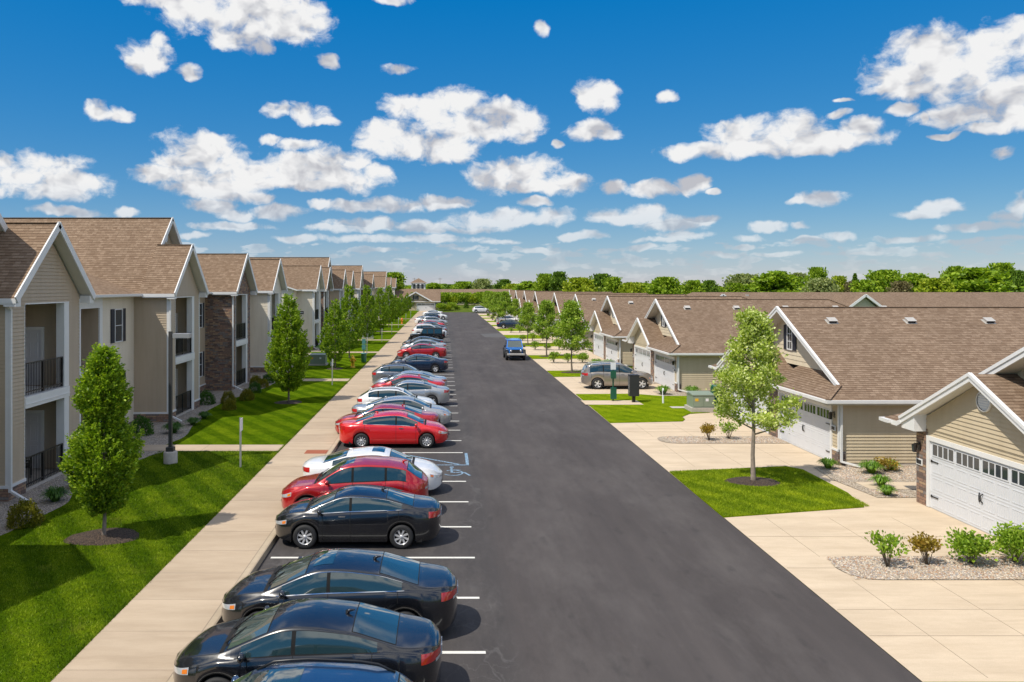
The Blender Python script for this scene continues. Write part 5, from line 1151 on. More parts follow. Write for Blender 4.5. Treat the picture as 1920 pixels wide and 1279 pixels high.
# boxy off-roaders
def offroader(name, p, loc, rz, label, group=None):
    root = empty(name, loc, rz, label, 'off-roader', group); pt = paint(*p); K = M['cladding']; W2 = .80
    def bev(mb, nm, par=root, w_=.03):
        o = mb.build(nm, par); m = o.modifiers.new('bevel', 'BEVEL'); m.width = w_; m.segments = 2; m.limit_method = 'ANGLE'; return o
    mb = MB()
    mb.poly([(-2.0, -W2, .55), (.95, -W2, .55), (.95, -W2, 1.12), (-2.0, -W2, 1.16)], pt); mb.poly([(-2.0, W2, .55), (.95, W2, .55), (.95, W2, 1.12), (-2.0, W2, 1.16)], pt)
    mb.poly([(-2.0, -W2, .55), (-2.0, W2, .55), (-2.0, W2, 1.16), (-2.0, -W2, 1.16)], pt); mb.poly([(-2.0, -W2, 1.16), (-2.0, W2, 1.16), (.95, W2, 1.12), (.95, -W2, 1.12)], pt)
    n0 = [(.9, -W2, .6), (.9, W2, .6), (.9, W2 - .02, 1.14), (.9, -W2 + .02, 1.14)]; n1 = [(2.0, -.60, .62), (2.0, .60, .62), (2.0, .58, 1.07), (2.0, -.58, 1.07)]
    for i in range(4): j = (i + 1) % 4; mb.poly([n0[i], n0[j], n1[j], n1[i]], pt)
    mb.poly(n1, pt); bev(mb, 'body')
    mb = MB(); lo = [(-2.0, W2 - .01), (.72, W2 - .01)]; zr = 1.80
    c8 = [(-1.98, -W2 + .02, 1.14), (.78, -W2 + .02, 1.12), (.78, W2 - .02, 1.12), (-1.98, W2 - .02, 1.14)]; t8 = [(-1.9, -.68, zr), (.42, -.68, zr - .01), (.42, .68, zr - .01), (-1.9, .68, zr)]
    for i in range(4): j = (i + 1) % 4; mb.poly([c8[i], c8[j], t8[j], t8[i]], pt if p[0] != 'black' else K)
    mb.box(-1.95, .46, -.71, .71, zr - .01, zr + .05, K if p[0] == 'black' else pt); bev(mb, 'hard_top')
    def quad(a, b, c_, d, nm, mt, off):
        v = [Vector(q) for q in (a, b, c_, d)]; n = (v[1] - v[0]).cross(v[3] - v[0]).normalized()
        cc_ = sum(v, Vector()) / 4
        if n.dot(cc_ - Vector((-.6, 0, 1.2))) < 0: n = -n
        mb = MB(); w0 = [q + (cc_ - q) * .09 + n * off for q in v]; mb.poly(w0, M[mt], n); mb.build(nm, root)
    quad(c8[1], c8[2], t8[2], t8[1], 'windscreen', 'screenglass', .012)
    for s in (-1, 1):
        def q3(xa, xb, xc, xd): return [(xa, s * (W2 - .02), 1.16), (xb, s * (W2 - .02), 1.16), (xc, s * .69, 1.75), (xd, s * .69, 1.75)]
        for a in ((-.05, .70, .40, -.05), (-.85, -.12, -.12, -.85), (-1.88, -.95, -.95, -1.85)): quad(*q3(*a), 'side_window', 'autoglass', .015)
    quad(c8[3], c8[0], t8[0], t8[3], 'rear_window', 'autoglass', .012)
    for xa in (1.38, -1.25):
        for s in (-1, 1):
            wheel(root, xa, s * .80, .41, .27, M['rim'] if p[0] == 'black' else M['rim_dark'], 'seven', s)
            mb = MB(); pts = [(xa - .62, .62), (xa - .46, .93), (xa - .3, .99), (xa + .3, .99), (xa + .48, .90), (xa + .60, .66)]
            for a, b in zip(pts, pts[1:]): mb.bar((a[0], s * .82, a[1]), (b[0], s * .82, b[1]), .24, .05, K, (0, 0, 1))
            bev(mb, 'fender', root, .015)
    mb = MB(); mb.box(-2.1, -2.0, -.8, .8, .5, .66, K); mb.build('rear_bumper', root); mb = MB(); mb.box(2.05, 2.22, -.82, .82, .50, .68, M['vent'] if p[0] != 'black' else K); mb.box(1.95, 2.07, -.5, .5, .5, .62, K); bev(mb, 'front_bumper')
    mb = MB(); mb.box(2.0, 2.02, -.56, .56, .68, 1.03, K if p[0] != 'black' else pt)
    for k in range(7): y = -.30 + k * .1; mb.box(2.018, 2.03, y - .028, y + .028, .72, 1.0, M['dark'])
    mb.build('grille', root)
    for s in (-1, 1):
        mb = MB(); mb.lathe([(0, .05), (.085, .045), (.10, .0)], M['lens'], 'X', 18, (2.0, s * .46, .92)); mb.build('headlight', root)
        mb = MB(); mb.box(-2.04, -2.0, s * .62, s * .78, .85, 1.08, M['redlens']); mb.build('taillight', root)
        mb = MB(); mb.box(.55, .66, s * .82, s * 1.02, 1.16, 1.34, K); mb.build('mirror', root)
        mb = MB(); mb.box(1.75, 1.95, s * .72, s * .94, .985, 1.03, M['lens']); mb.build('indicator', root)
    mb = MB(); mb.box(-2.0, 1.95, -.55, .55, .35, .6, M['under']); mb.build('underbody', root)
    mb = MB(); mb.lathe([(.22, -.1), (.40, -.1), (.41, 0), (.40, .1), (.22, .1)], M['rubber'], 'X', 24, (-2.14, 0, 1.0)); mb.lathe([(0, -.11), (.24, -.08)], M['rim_dark'], 'X', 20, (-2.14, 0, 1.0)); mb.build('spare_wheel', root)
    return root
offroader('parked_offroader', BK, (-2.1, 98, 0), math.pi, 'black boxy off-roader nose to the kerb beside the white boxy SUV', gp)
offroader('parked_offroader', ('cobalt', (.005, .22, .80), .1), (6.75, 76.5, 0), -math.pi / 2, 'bright blue boxy off-roader facing the camera at the right edge of the road')
# ---------------------------------------------------------------- foliage
def leaf_quads(rs, C_, D_, size, sv=.35, asp=.55):
    n = len(C_); r = rs.normal(size=(n, 3)); D = D_ + .55 * r; D /= np.linalg.norm(D, axis=1)[:, None] + 1e-9
    r2 = rs.normal(size=(n, 3)); r2[:, 2] *= .6; B = np.cross(D, r2); B /= np.linalg.norm(B, axis=1)[:, None] + 1e-9
    s = size * (1 + sv * rs.uniform(-1, 1, n))[:, None]
    V = np.empty((n, 4, 3)); V[:, 0] = C_ - D * s * .5; V[:, 1] = C_ + B * s * asp * .5 + D * s * .05; V[:, 2] = C_ + D * s * .55; V[:, 3] = C_ - B * s * asp * .5 + D * s * .05
    return V.reshape(-1, 3)
def prof_fn(tab):
    xs = [a for a, _ in tab]; ys = [b for _, b in tab]
    return lambda h: np.interp(h, xs, ys)
def columnar(seed, h, wid, tab, base, twigs, lpt, lsize, lmat):
    rs = np.random.RandomState(seed); pf = prof_fn(tab); hh = []
    while len(hh) < twigs:
        u = rs.uniform(base, h * .985)
        if rs.uniform(0, 1) < (pf(u / h) + .12) / 1.1: hh.append(u)
    hh = np.array(hh); ang = rs.uniform(0, 2 * math.pi, twigs); lump = 1 + .13 * np.sin(3 * ang + hh * 2.1) + .10 * np.sin(5 * ang - hh * 3.7 + seed)
    R_ = pf(hh / h) * wid / 2 * lump; rr = R_ * np.sqrt(rs.uniform(.12, 1, twigs)) ; ln = (.16 + .22 * rs.uniform(0, 1, twigs)) * h / 5.5
    out = np.stack([np.cos(ang), np.sin(ang), np.zeros(twigs)], 1); dirs = out * (.55 + .35 * rs.uniform(-1, 1, twigs))[:, None] + np.array([0, 0, 1.0]); dirs /= np.linalg.norm(dirs, axis=1)[:, None]
    st = out * rr[:, None] + np.stack([np.zeros(twigs), np.zeros(twigs), hh - ln * .6], 1)
    t = rs.uniform(0, 1, (twigs, lpt)); P_ = st[:, None] + dirs[:, None] * (t * ln[:, None])[:, :, None] + rs.normal(size=(twigs, lpt, 3)) * .035 * h / 5.5
    D_ = np.repeat((dirs * .6 + out * .7)[:, None], lpt, 1)
    P_ = P_.reshape(-1, 3); D_ = D_.reshape(-1, 3); P_[:, 2] = np.maximum(P_[:, 2], base * .85)
    return npmesh('crown', leaf_quads(rs, P_, D_, lsize), 4, [M[lmat]])
def spreading(seed, h, wid, base, tab, limbs, tips, lpt, lsize, lmat, fl=.16):
    rs = np.random.RandomState(seed); pf = prof_fn(tab); tw = []; seg = []
    for k in range(limbs):
        z0 = base + (h - base) * (.02 + .80 * (k + rs.uniform(0, .6)) / limbs); a = k * 2.4 + rs.uniform(-.4, .4); rise = rs.uniform(.45, .9)
        for q in range(tips):
            f = .35 + .65 * (q + rs.uniform(0, 1)) / tips; zt = z0 + rise * f * wid * .42; R_ = float(pf(min(1, zt / h))) * wid / 2 * rs.uniform(.85, 1.1) * f; aa = a + rs.uniform(-.42, .42) * (1.3 - .3 * f)
            tw.append((R_ * math.cos(aa), R_ * math.sin(aa), min(zt, h * .93), aa))
        Rm = float(pf(min(1, (z0 + rise * wid * .35) / h))) * wid / 2 * .85
        seg.append(((0, 0, z0), (Rm * .5 * math.cos(a), Rm * .5 * math.sin(a), z0 + rise * wid * .12), (Rm * math.cos(a), Rm * math.sin(a), min(h * .97, z0 + rise * wid * .33))))
    for q in range(tips): tw.append((rs.uniform(-.1, .1) * wid, rs.uniform(-.1, .1) * wid, h * rs.uniform(.84, .95), rs.uniform(0, 6)))
    tw = np.array(tw); n = len(tw); s_ = fl * wid * .42
    P_ = tw[:, None, :3] + rs.normal(size=(n, lpt, 3)) * np.array([s_, s_, s_ * .8]); d = P_ - tw[:, None, :3]; d /= np.linalg.norm(d, axis=2)[:, :, None] + 1e-6
    D_ = d * .8 + np.array([0, 0, .35]); P_[:, :, 2] = np.where(P_[:, :, 2] > h, 2 * h - P_[:, :, 2], P_[:, :, 2])
    return npmesh('crown', leaf_quads(rs, P_.reshape(-1, 3), D_.reshape(-1, 3), lsize, .35, .75), 4, [M[lmat]]), seg
def make_tree(name, loc, crown, label, group, h, r0, top, segs=(), cat='tree', bark='bark', base=0, wob=.04):
    t = empty(name, loc, 0, label, cat, group); mb = MB(); rr = random.Random(hash(name) % 7 + int(h * 100))
    pts = [(0, 0, -.05), (0, 0, .12)] + [(rr.uniform(-wob, wob), rr.uniform(-wob, wob), top * k / 6) for k in range(1, 7)]
    mb.tube(pts, [r0 * 1.5, r0 * 1.1] + [r0 * (1 - .13 * k) for k in range(1, 7)], M[bark], 8)
    for s in segs: mb.tube(s, [r0 * .38, r0 * .25, r0 * .10], M[bark], 5)
    mb.build('trunk', t); link('crown', crown, t); return t
colA = [(.10, .1), (.17, .45), (.30, .82), (.42, 1.0), (.53, .84), (.59, .46), (.645, .48), (.72, .66), (.82, .56), (.93, .32), (1, .08)]
colB = [(.10, .1), (.16, .40), (.26, .78), (.38, 1.0), (.50, .97), (.62, .80), (.75, .62), (.86, .38), (.95, .18), (1, .05)]
gt = 'columnar street trees on the left lawn'
crA = columnar(3, 5.25, 1.78, colA, .75, 2100, 24, .085, 'hornbeam')
make_tree('columnar_tree', (-9.3, 21.8, ZL), crA, 'nearest columnar tree on the left lawn, pinched in the middle, in a mulch ring', gt, 5.25, .055, 4.6, bark='bark_pale')
crB = columnar(5, 6.4, 2.3, colB, .8, 1400, 22, .115, 'hornbeam')
make_tree('columnar_tree', (-9.15, 47.0, ZL), crB, 'second columnar tree on the left lawn, dark and full, in front of the pale siding', gt, 6.4, .06, 5.5)
crC = columnar(8, 5.8, 2.5, colB, .7, 650, 16, .15, 'hornbeam'); crD = columnar(9, 7.0, 2.5, colB, .9, 650, 16, .16, 'hornbeam')
tC = make_tree('columnar_tree', (-9.0, 66.0, ZL), crC, 'broad columnar tree between the transformer box and the yellow hydrant', gt, 5.8, .06, 5)
tD = make_tree('columnar_tree', (-9.0, 76.0, ZL), crD, 'tall columnar tree next beyond the yellow hydrant', gt, 7, .06, 6)
for i, (x, y, s, src, lb) in enumerate(((-9.1, 94.5, 1.0, tD, 'fifth columnar tree along the left lawn'), (-9.0, 113, .95, tD, 'sixth columnar tree along the left lawn, slimmer'), (-9.1, 132, 1.0, tD, 'seventh columnar tree, tall, along the left lawn'), (-9.0, 168, .9, tC, 'short columnar tree near the far end of the left lawn'), (-9.0, 196, .9, tC, 'last but one columnar tree by the far garage'), (-8.9, 222, .9, tC, 'last columnar tree beside the far house garage'), (-9.0, 150, .9, tC, 'eighth columnar tree, low, between two taller ones'))):
    c = copy_tree(src); c.location = (x, y, ZL); c.scale = (s, s, s); c.rotation_euler = (0, 0, i * 1.7); c['label'] = lb
mulch_ring(-9.3, 21.8, .98, .78, ZL + .004); mulch_ring(-9.15, 47, .8, .8, ZL + .004); mulch_ring(-9, 66, .7, .8, ZL + .004)
mulch_ring(11.0, 28.3, .95, .72, .05); mulch_ring(10.3, 64, .9, .7, .05); mulch_ring(10.2, 78.6, .8, .7, .05); mulch_ring(10.1, 94.6, .8, .7, .05)
gm_ = 'young maples on the right verges'
mtab = [(.15, .2), (.24, .85), (.38, 1.0), (.52, .92), (.66, .72), (.8, .5), (.92, .28), (1, .08)]
mtN = [(.15, .25), (.24, .80), (.33, 1.0), (.45, .95), (.58, .78), (.72, .56), (.86, .34), (1, .08)]
cr, sg = spreading(11, 6.3, 3.1, 1.55, mtN, 26, 6, 110, .095, 'maple', .105)
make_tree('maple_tree', (11.0, 28.3, .05), cr, 'tall young maple with pale new leaves on the nearest right verge', gm_, 6.3, .085, 5.6, sg, bark='bark_pale')
cr, sg2 = spreading(12, 5.8, 3.3, 1.5, mtab, 20, 6, 62, .15, 'maple_far', .13)
m2 = make_tree('maple_tree', (10.3, 64, .05), cr, 'maple beside the driveway just behind the silver SUV', gm_, 5.8, .07, 5, sg2)
cr, sg3 = spreading(13, 5.6, 2.9, 1.4, mtab, 18, 6, 60, .15, 'maple_far', .13)
m3 = make_tree('maple_tree', (10.2, 79, .05), cr, 'maple to the right of the blue off-roader', gm_, 5.7, .07, 5, sg3)
for i, (x, y, s, src, lb) in enumerate(((10.0, 94.6, .87, m2, 'low maple behind the blue off-roader'), (10.2, 132, 1.05, m2, 'fifth maple along the right verges, tall'), (10.0, 147, 1.05, m3, 'sixth maple along the right verges'), (10.0, 162, 1.0, m2, 'seventh maple along the right verges'), (10.3, 178, 1.05, m3, 'eighth maple along the right verges'), (10.6, 194, 1.0, m2, 'maple closest to the white car at the road end'), (12.6, 140, .85, m3, 'maple set back between two far driveways'))):
    c = copy_tree(src); c.location = (x, y, .05); c.scale = (s, s, s); c.rotation_euler = (0, 0, i * 1.3 + .5); c['label'] = lb
# shrubs
def shrub_mesh(seed, w_, h, n, ls, mat, stems=True, gap=.0):
    rs = np.random.RandomState(seed); k = 16; a = rs.uniform(0, 6.28, k); rr = w_ / 2 * rs.uniform(.25, .85, k); cz = h * rs.uniform(.42, .84, k); cen = np.stack([rr * np.cos(a), rr * np.sin(a), cz], 1)
    idx = rs.randint(0, k, n); sp = w_ * (.15 if not gap else .10); P_ = cen[idx] + rs.normal(size=(n, 3)) * np.array([sp, sp, sp * .8]); P_[:, 2] = np.clip(P_[:, 2], .04, h); D_ = P_ - np.array([0, 0, h * .2]); D_ /= np.linalg.norm(D_, axis=1)[:, None]
    return npmesh('foliage', leaf_quads(rs, P_, D_, ls, .35, .7), 4, [M[mat]]), cen
def ball_mesh(seed, w_, h, n, ls, mat):
    rs = np.random.RandomState(seed); v = rs.normal(size=(n, 3)); v[:, 2] = np.abs(v[:, 2]); v /= np.linalg.norm(v, axis=1)[:, None]; r = rs.uniform(.72, 1, n)[:, None] * (1 + .07 * np.sin(v[:, :1] * 9 + seed) + .06 * np.sin(v[:, 1:2] * 11)); P_ = v * r * np.array([w_ / 2, w_ / 2, h]); D_ = v * .8 + np.array([0, 0, .4])
    return npmesh('foliage', leaf_quads(rs, P_, D_, ls, .3, .5), 4, [M[mat]])
def strap_mesh(seed, w_, h, n, mat):
    rs = np.random.RandomState(seed); a = rs.uniform(0, 6.28, n); out = np.stack([np.cos(a), np.sin(a), 0 * a], 1); sd = np.stack([-np.sin(a), np.cos(a), 0 * a], 1); R_ = w_ / 2 * rs.uniform(.35, 1, n)[:, None]; hh = h * rs.uniform(.7, 1.05, n)[:, None] * (1.15 - .5 * R_ / (w_ / 2)); b = out * rs.uniform(0, .12, n)[:, None] * w_
    up = np.array([0, 0, 1.0]); w2 = .014; q = []
    p0 = b; p1 = b + out * R_ * .4 + up * hh * .75; p2 = b + out * R_ * .8 + up * hh; p3 = b + out * R_ * 1.05 + up * hh * .72
    for u, v, wa, wb in ((p0, p1, 1, 1), (p1, p2, 1, .9), (p2, p3, .9, .2)):
        q.append(np.stack([u - sd * w2 * wa, u + sd * w2 * wa, v + sd * w2 * wb, v - sd * w2 * wb], 1))
    return npmesh('foliage', np.concatenate([x.reshape(-1, 3) for x in q]), 4, [M[mat]])
def plant(name, cat, mesh, loc, label, group, cen=None, sc=1, rz=0, h=.8):
    e = empty(name, loc, rz, label, cat, group); e.scale = (sc, sc, sc); link('foliage', mesh, e)
    if cen is not None:
        mb = MB()
        for c in cen[:11]: mb.tube([(c[0] * .08, c[1] * .08, -.02), (c[0] * .5, c[1] * .5, c[2] * .55), (c[0], c[1], c[2])], [.012, .009, .005], M['bark'], 5)
        mb.build('stem', e)
    return e
gs = 'small shrubs in the gravel strips between driveways'
s1, c1 = shrub_mesh(1, .85, .85, 420, .085, 'bush', gap=1); s2, c2 = shrub_mesh(2, .85, .82, 1100, .07, 'bush_red', gap=1); s3, c3 = shrub_mesh(3, .9, .82, 2000, .085, 'bush'); s4, c4 = shrub_mesh(4, .98, .9, 2400, .085, 'bush')
plant('shrub', 'shrub', s1, (11.02, 19.75, .03), 'sparse green shrub at the road end of the nearest gravel strip', gs, c1)
plant('shrub', 'shrub', s2, (12.1, 19.9, .03), 'orange tipped shrub, second in the nearest gravel strip', gs, c2, .95)
plant('shrub', 'shrub', s3, (13.25, 20.0, .03), 'dense bright green shrub, third in the nearest gravel strip', gs, c3, .95)
plant('shrub', 'shrub', s4, (14.4, 20.1, .03), 'bright green shrub cut by the right edge of the photo', gs, c4, 1.0)
plant('shrub', 'shrub', s2, (12.0, 36.0, .03), 'yellow brown shrub left of the tall maple trunk in the second gravel strip', gs, c2, .95, 1)
plant('shrub', 'shrub', s1, (13.0, 36.3, .03), 'yellow green shrub, nearer the trunk in the second gravel strip', gs, c1, .95, 2)
s5, c5 = shrub_mesh(5, .85, .95, 420, .14, 'bush')
sN = ['third', 'fourth', 'fifth', 'sixth', 'seventh', 'eighth', 'ninth', 'tenth', 'eleventh']; pN = ['first', 'second', 'third']
for i, y in enumerate(ST[2:]):
    if i == 0: continue
    for j, x in enumerate((10.0, 11.3, 12.6)):
        plant('shrub', 'shrub', s5 if (i + j) % 3 else s3, (x, y + .1, .03), f'green shrub, {pN[j]} from the road in the {sN[i]} gravel strip counted from the camera', gs, c5, (.8 + .25 * ((i * 3 + j * 2) % 4) / 3), i + j)
gl = 'strap leaved perennials along the right house walls'
l1 = strap_mesh(1, 1.0, .5, 260, 'lily'); l2 = strap_mesh(2, .8, .42, 200, 'lily'); l3 = strap_mesh(4, 1.1, .6, 260, 'lily')
for x, y, m_, s, lb in ((14.65, 30.35, l1, .8, 'strap leaved clump at the corner of the white garage door behind the maple'), (15.9, 29.6, l1, .95, 'strap leaved clump by the downspout foot of the second house'), (16.9, 28.8 + 1.3, l2, .9, 'small clump under the sunlit siding of the second house'), (15.2, 27.4 + .3, l2, .95, 'strap leaved clump beside the walk of the gravel bed'), (14.75, 26.5, l2, .8, 'strap leaved clump at the foot of the stone pier'),
    (14.1, 51.2, l3, 1.0, 'large clump at the corner of the third house by its downspout'), (15.9, 51.0, l3, 1.0, 'clump under the beige siding, right of the downspout of the third house'), (18.2, 50.9, l2, 1.2, 'third clump under the beige siding of the third house'), (19.9, 50.9, l2, 1.2, 'fourth clump under the beige siding near the green pedestal')):
    plant('daylily_clump', 'plant', m_, (x, y, .05), lb, gl, None, s, x)
s6, c6 = shrub_mesh(6, .7, .5, 500, .07, 'bush_red'); plant('shrub', 'shrub', s6, (16.6, 29.9, .03), 'low orange shrub under the siding behind the downspout of the second house', gl, c6)
for x, y, lb in ((14.1, 68.2, 'dark clump between the third and fourth house near the walk'), (13.2, 68.9, 'green clump at the garage corner of the fourth house'), (13.9, 86.3, 'green clump between the fourth and fifth house'), (13.5, 104, 'green clump between the fifth and sixth house')):
    plant('daylily_clump', 'plant', l3, (x, y, .05), lb, gl, None, 1.2, x)
gb = 'low shrubs in the gravel beds by the apartments'
b1 = ball_mesh(1, .95, .72, 2600, .07, 'bush_gold'); b2 = ball_mesh(2, 1.1, .85, 1800, .09, 'lily_dark'); ld = strap_mesh(7, .95, .5, 280, 'lily_dark')
b3 = ball_mesh(5, .95, .72, 2400, .07, 'bush_gold')
def BP(px, py, kind, s, lb):
    x, y = G(px, py, ZL); m_ = {'g': b1, 'h': b3, 'd': b2, 'l': ld}[kind]
    plant('perennial_clump' if kind == 'l' else 'shrub', 'plant' if kind == 'l' else 'shrub', m_, (x, y, ZL), lb, gb, None, s, px)
for a in ((46, 985, 'g', 1.0, 'gold tipped round shrub at the left edge in front of the nearest apartment corner'), (104, 940, 'l', .95, 'dark strap leaved clump before the ground floor railing of the nearest bay'), (150, 912, 'l', .9, 'dark clump half hidden behind the nearest columnar tree'), (265, 815, 'd', 1.0, 'dark green shrub under the recessed tan wall'), (325, 812, 'l', 1.1, 'strap leaved clump left of the lamp post'), (362, 797, 'l', .8, 'small clump right of the lamp post'), (383, 785, 'l', .8, 'small clump near the second bay railing'),
    (386, 758, 'd', .95, 'dark shrub at the foot of the stone clad bay'), (428, 755, 'h', .95, 'gold tipped round shrub in front of the stone bay'), (430, 768, 'g', .85, 'smaller gold tipped shrub nearest the lawn before the stone bay'), (463, 750, 'g', .95, 'gold tipped round shrub right of the stone bay'), (480, 722, 'h', .95, 'gold shrub against the pale wall foot'), (478, 736, 'd', .8, 'dark shrub left of the two gold ones by the pale bay'), (494, 726, 'g', .8, 'gold shrub beside the pale bay downspout'), (503, 718, 'd', .8, 'dark shrub at the foot of the pale bay')): BP(*a)
for i, (x, y) in enumerate(((-12.9, 84.5), (-13.0, 89), (-12.8, 93), (-13.2, 105), (-12.9, 109))):
    plant('perennial_clump', 'plant', ld, (x, y, ZL), f'dark clump number {i + 1} along the second apartment block', gb, None, 1.4, i)
# ---------------------------------------------------------------- far trees, each with its own trunk and crown
FT = []
for k, mt in enumerate(('far1', 'far2', 'far3', 'far4', 'far5', 'far1')):
    cr, sg = spreading(30 + k, 11.5, 10 if k != 5 else 7, .9, [(.03, .6), (.2, .95), (.45, 1), (.65, .92), (.82, .70), (.93, .45), (1, .12)], 18, 7, 46, .62, mt, .17); FT.append((cr, sg, ('mid green', 'dark green', 'lime green', 'grey green', 'brownish', 'bright green')[k]))
def far_tree(px, top, y, k, wpx, where):
    cr, sg, cn = FT[k]; hgt = H + (HY - top) / F * y; w0 = 10 if k != 5 else 7
    x = (px - CX) / F * y; sz = hgt / 11.5; sx = 1.45 * wpx / F * y / (w0 * 1.12)
    key = ('ft', k)
    if key not in P:
        t = make_tree('broadleaf_tree', (x, y, -.05), cr, None, None, 11.5, .22, 9.5, sg, bark='bark'); P[key] = t
    else: t = copy_tree(P[key]); t.location = (x, y, -.05)
    t.scale = (sx, sx, sz); t.rotation_euler = (0, 0, px * .37); tag(t, f'{cn} tree {where}', 'tree', 'trees of the belt beyond the houses')
big = [(738, 511, 232, 0, 44, 'rounded, standing behind the last apartment gables'), (1022, 514, 160, 0, 42, 'at the left end of the tall clump over the right roofs'), (1048, 510, 158, 1, 34, 'and the darkest over the right roofs, left of centre'), (1085, 521, 150, 2, 60, 'broad crown right of the darkest one'), (1128, 514, 162, 1, 46, 'rounded, at the middle of the tall clump'), (1150, 520, 150, 0, 40, 'just right of the rounded dark one'), (1185, 530, 146, 2, 46, 'low, before the bluish gap'), (1246, 520, 150, 0, 58, 'broad dome over the middle ridge'), (1300, 526, 155, 0, 40, 'between the dome and the blue shed'), (1330, 526, 165, 1, 30, 'narrow, beside the blue shed'),
    (1395, 514, 190, 3, 62, 'pale, between the blue and white sheds'), (1455, 508, 170, 5, 74, 'broad and bright, right of the white shed'), (1497, 512, 190, 3, 34, 'thin and pale behind the bright one'), (1531, 502, 180, 0, 38, 'tallest beside the pale gap'), (1540, 522, 150, 3, 52, 'wispy with drooping crown'), (1572, 518, 165, 2, 36, 'yellowish, left of the small conifer'), (1598, 528, 160, 4, 30, 'twiggy, below the small conifer'), (1660, 507, 165, 0, 66, 'dome shaped above the white gable'), (1712, 512, 175, 5, 50, 'right of the dome above the white gable'),
    (1755, 522, 150, 2, 60, 'soft lime crown right of centre of the right belt'), (1790, 500, 160, 0, 40, 'ragged top near the right end'), (1835, 502, 155, 5, 84, 'largest at the right end'), (1878, 494, 175, 0, 52, 'highest peak at the right end'), (1905, 508, 165, 1, 46, 'dark, cut by the right edge'), (1690, 528, 140, 4, 40, 'brownish and low in the right belt'), (1620, 524, 150, 5, 44, 'small and bright right of the conifer'), (812, 530, 330, 5, 30, 'small, left of the white horizon building'), (870, 528, 340, 0, 46, 'low, over the far roof'), (905, 523, 320, 3, 34, 'loose and pale, left of the lamp mast'), (945, 524, 300, 1, 30, 'pointed, just left of the first maples'), (965, 532, 280, 2, 44, 'low lime crown left of the lamp mast'), (990, 527, 230, 5, 44, 'beside the lamp mast'), (778, 538, 360, 2, 40, 'low, left of the tower')]
for b in big: far_tree(*b)
for i in range(64):                                      # fill of the belt behind
    px = 700 + i * 19.5 + rnd.uniform(-6, 6); far = px < 1000
    far_tree(px, rnd.uniform(530, 539) if not far else rnd.uniform(532, 537), rnd.uniform(180, 230) if not far else rnd.uniform(380, 460), rnd.choice([0, 1, 2, 5, 5, 0]), rnd.uniform(44, 66), f'in the rear of the belt, number {i + 1} from the left')
# conifer
e = empty('conifer', (( 1603 - CX) / F * 170, 170, 0), 0, 'small blue green conifer poking up between broadleaf trees at the right', 'tree'); rs = np.random.RandomState(5); n = 2400; hh = rs.uniform(2, 9.6, n); a = rs.uniform(0, 6.28, n); r = (1 - hh / 9.8) * 2.6 * np.sqrt(rs.uniform(.1, 1, n)); Pp = np.stack([r * np.cos(a), r * np.sin(a), hh], 1)
link('crown', npmesh('crown', leaf_quads(rs, Pp, np.stack([np.cos(a), np.sin(a), -.2 + 0 * a], 1), .5), 4, [M['far2']]), e); mb = MB(); mb.tube([(0, 0, 0), (0, 0, 9.4)], [.18, .03], M['bark'], 6); mb.build('trunk', e)
e2 = copy_tree(e); e2.location = (44.5 * .86, 218, 0); e2.location = ((874 - CX) / F * 226, 226, 0); e2.scale = (.45, .45, .32); e2['label'] = 'small spruce on the grass beyond the end of the road'
# hedge and rough ground beyond the road end
mb = MB(); hg = [(-4, 219, -.05), (2, 221, .5), (60, 221, .9), (60, 245, 1.2), (2, 245, 1.2), (-4, 245, 0)]
mb.poly([(-2, 216, -.04), (60, 216, -.04), (60, 232, 1.1), (-2, 232, 1.1)], M['field'], (0, 0, 1)); mb.poly([(-2, 232, 1.1), (60, 232, 1.1), (60, 250, 1.0), (-2, 250, 1.0)], M['field'], (0, 0, 1)); tag(mb.build('grass_bank'), kind='structure')
sb, _ = shrub_mesh(21, 4.2, 3.9, 1500, .42, 'far1'); sb2, _ = shrub_mesh(22, 4.2, 3.6, 1500, .42, 'far3')
for i in range(17):
    x = -2.2 + i * 1.75; plant('hedge_bush', 'bush', sb if i % 3 else sb2, (x, 240 + rnd.uniform(-1, 1), .9), f'hedge bush {i + 1} from the left in the hedge beyond the road end', 'bushes of the hedge beyond the road end', None, rnd.uniform(.85, 1.1), i * 1.1)
for i, (px, py, s, mt) in enumerate(((826, 583, .55, sb), (838, 585, .5, sb2), (846, 580, .6, sb), (858, 575, .35, sb))):
    x, y = (px - CX) / F * 218, 218 + i; plant('bush', 'bush', mt, (x, y, .05), ('bush by the far house corner', 'pale bush next to the far house', 'reddish bush on the bank edge', 'small bush on the grass bank')[i], None, None, s, i)
# grass blades on the near lawns and verge edges
def blades(name, n, fx, z, hgt, mt='blade'):
    rs = np.random.RandomState(len(name) + n); pts = fx(rs, n); n = len(pts); a = rs.uniform(0, 6.28, n); h = hgt * rs.uniform(.6, 1.3, n); w_ = .006 + pts[:, 1] * .00022; V = np.empty((n, 3, 3)); d = np.stack([np.cos(a), np.sin(a)], 1)
    V[:, 0, :2] = pts - d * w_[:, None]; V[:, 1, :2] = pts + d * w_[:, None]; V[:, 0, 2] = V[:, 1, 2] = z - .01; V[:, 2, :2] = pts + rs.normal(size=(n, 2)) * .022; V[:, 2, 2] = z + h
    return tag(link(name, npmesh(name, V.reshape(-1, 3), 3, [M[mt]])), kind='stuff')
def fL(rs, n):
    y = 9 + (34 - 9) * rs.uniform(0, 1, n) ** 1.1; x = -6.82 - 5.4 * rs.uniform(0, 1, n) ** 1.15; p = np.stack([x, y], 1); k = ((x + 9.3) / .95) ** 2 + ((y - 21.8) / .76) ** 2 > 1; k &= ~((y > 33.05) & (y < 34.4)); k &= x > -11.8; return p[k]
blades('grass', 90000, fL, ZL, .045)
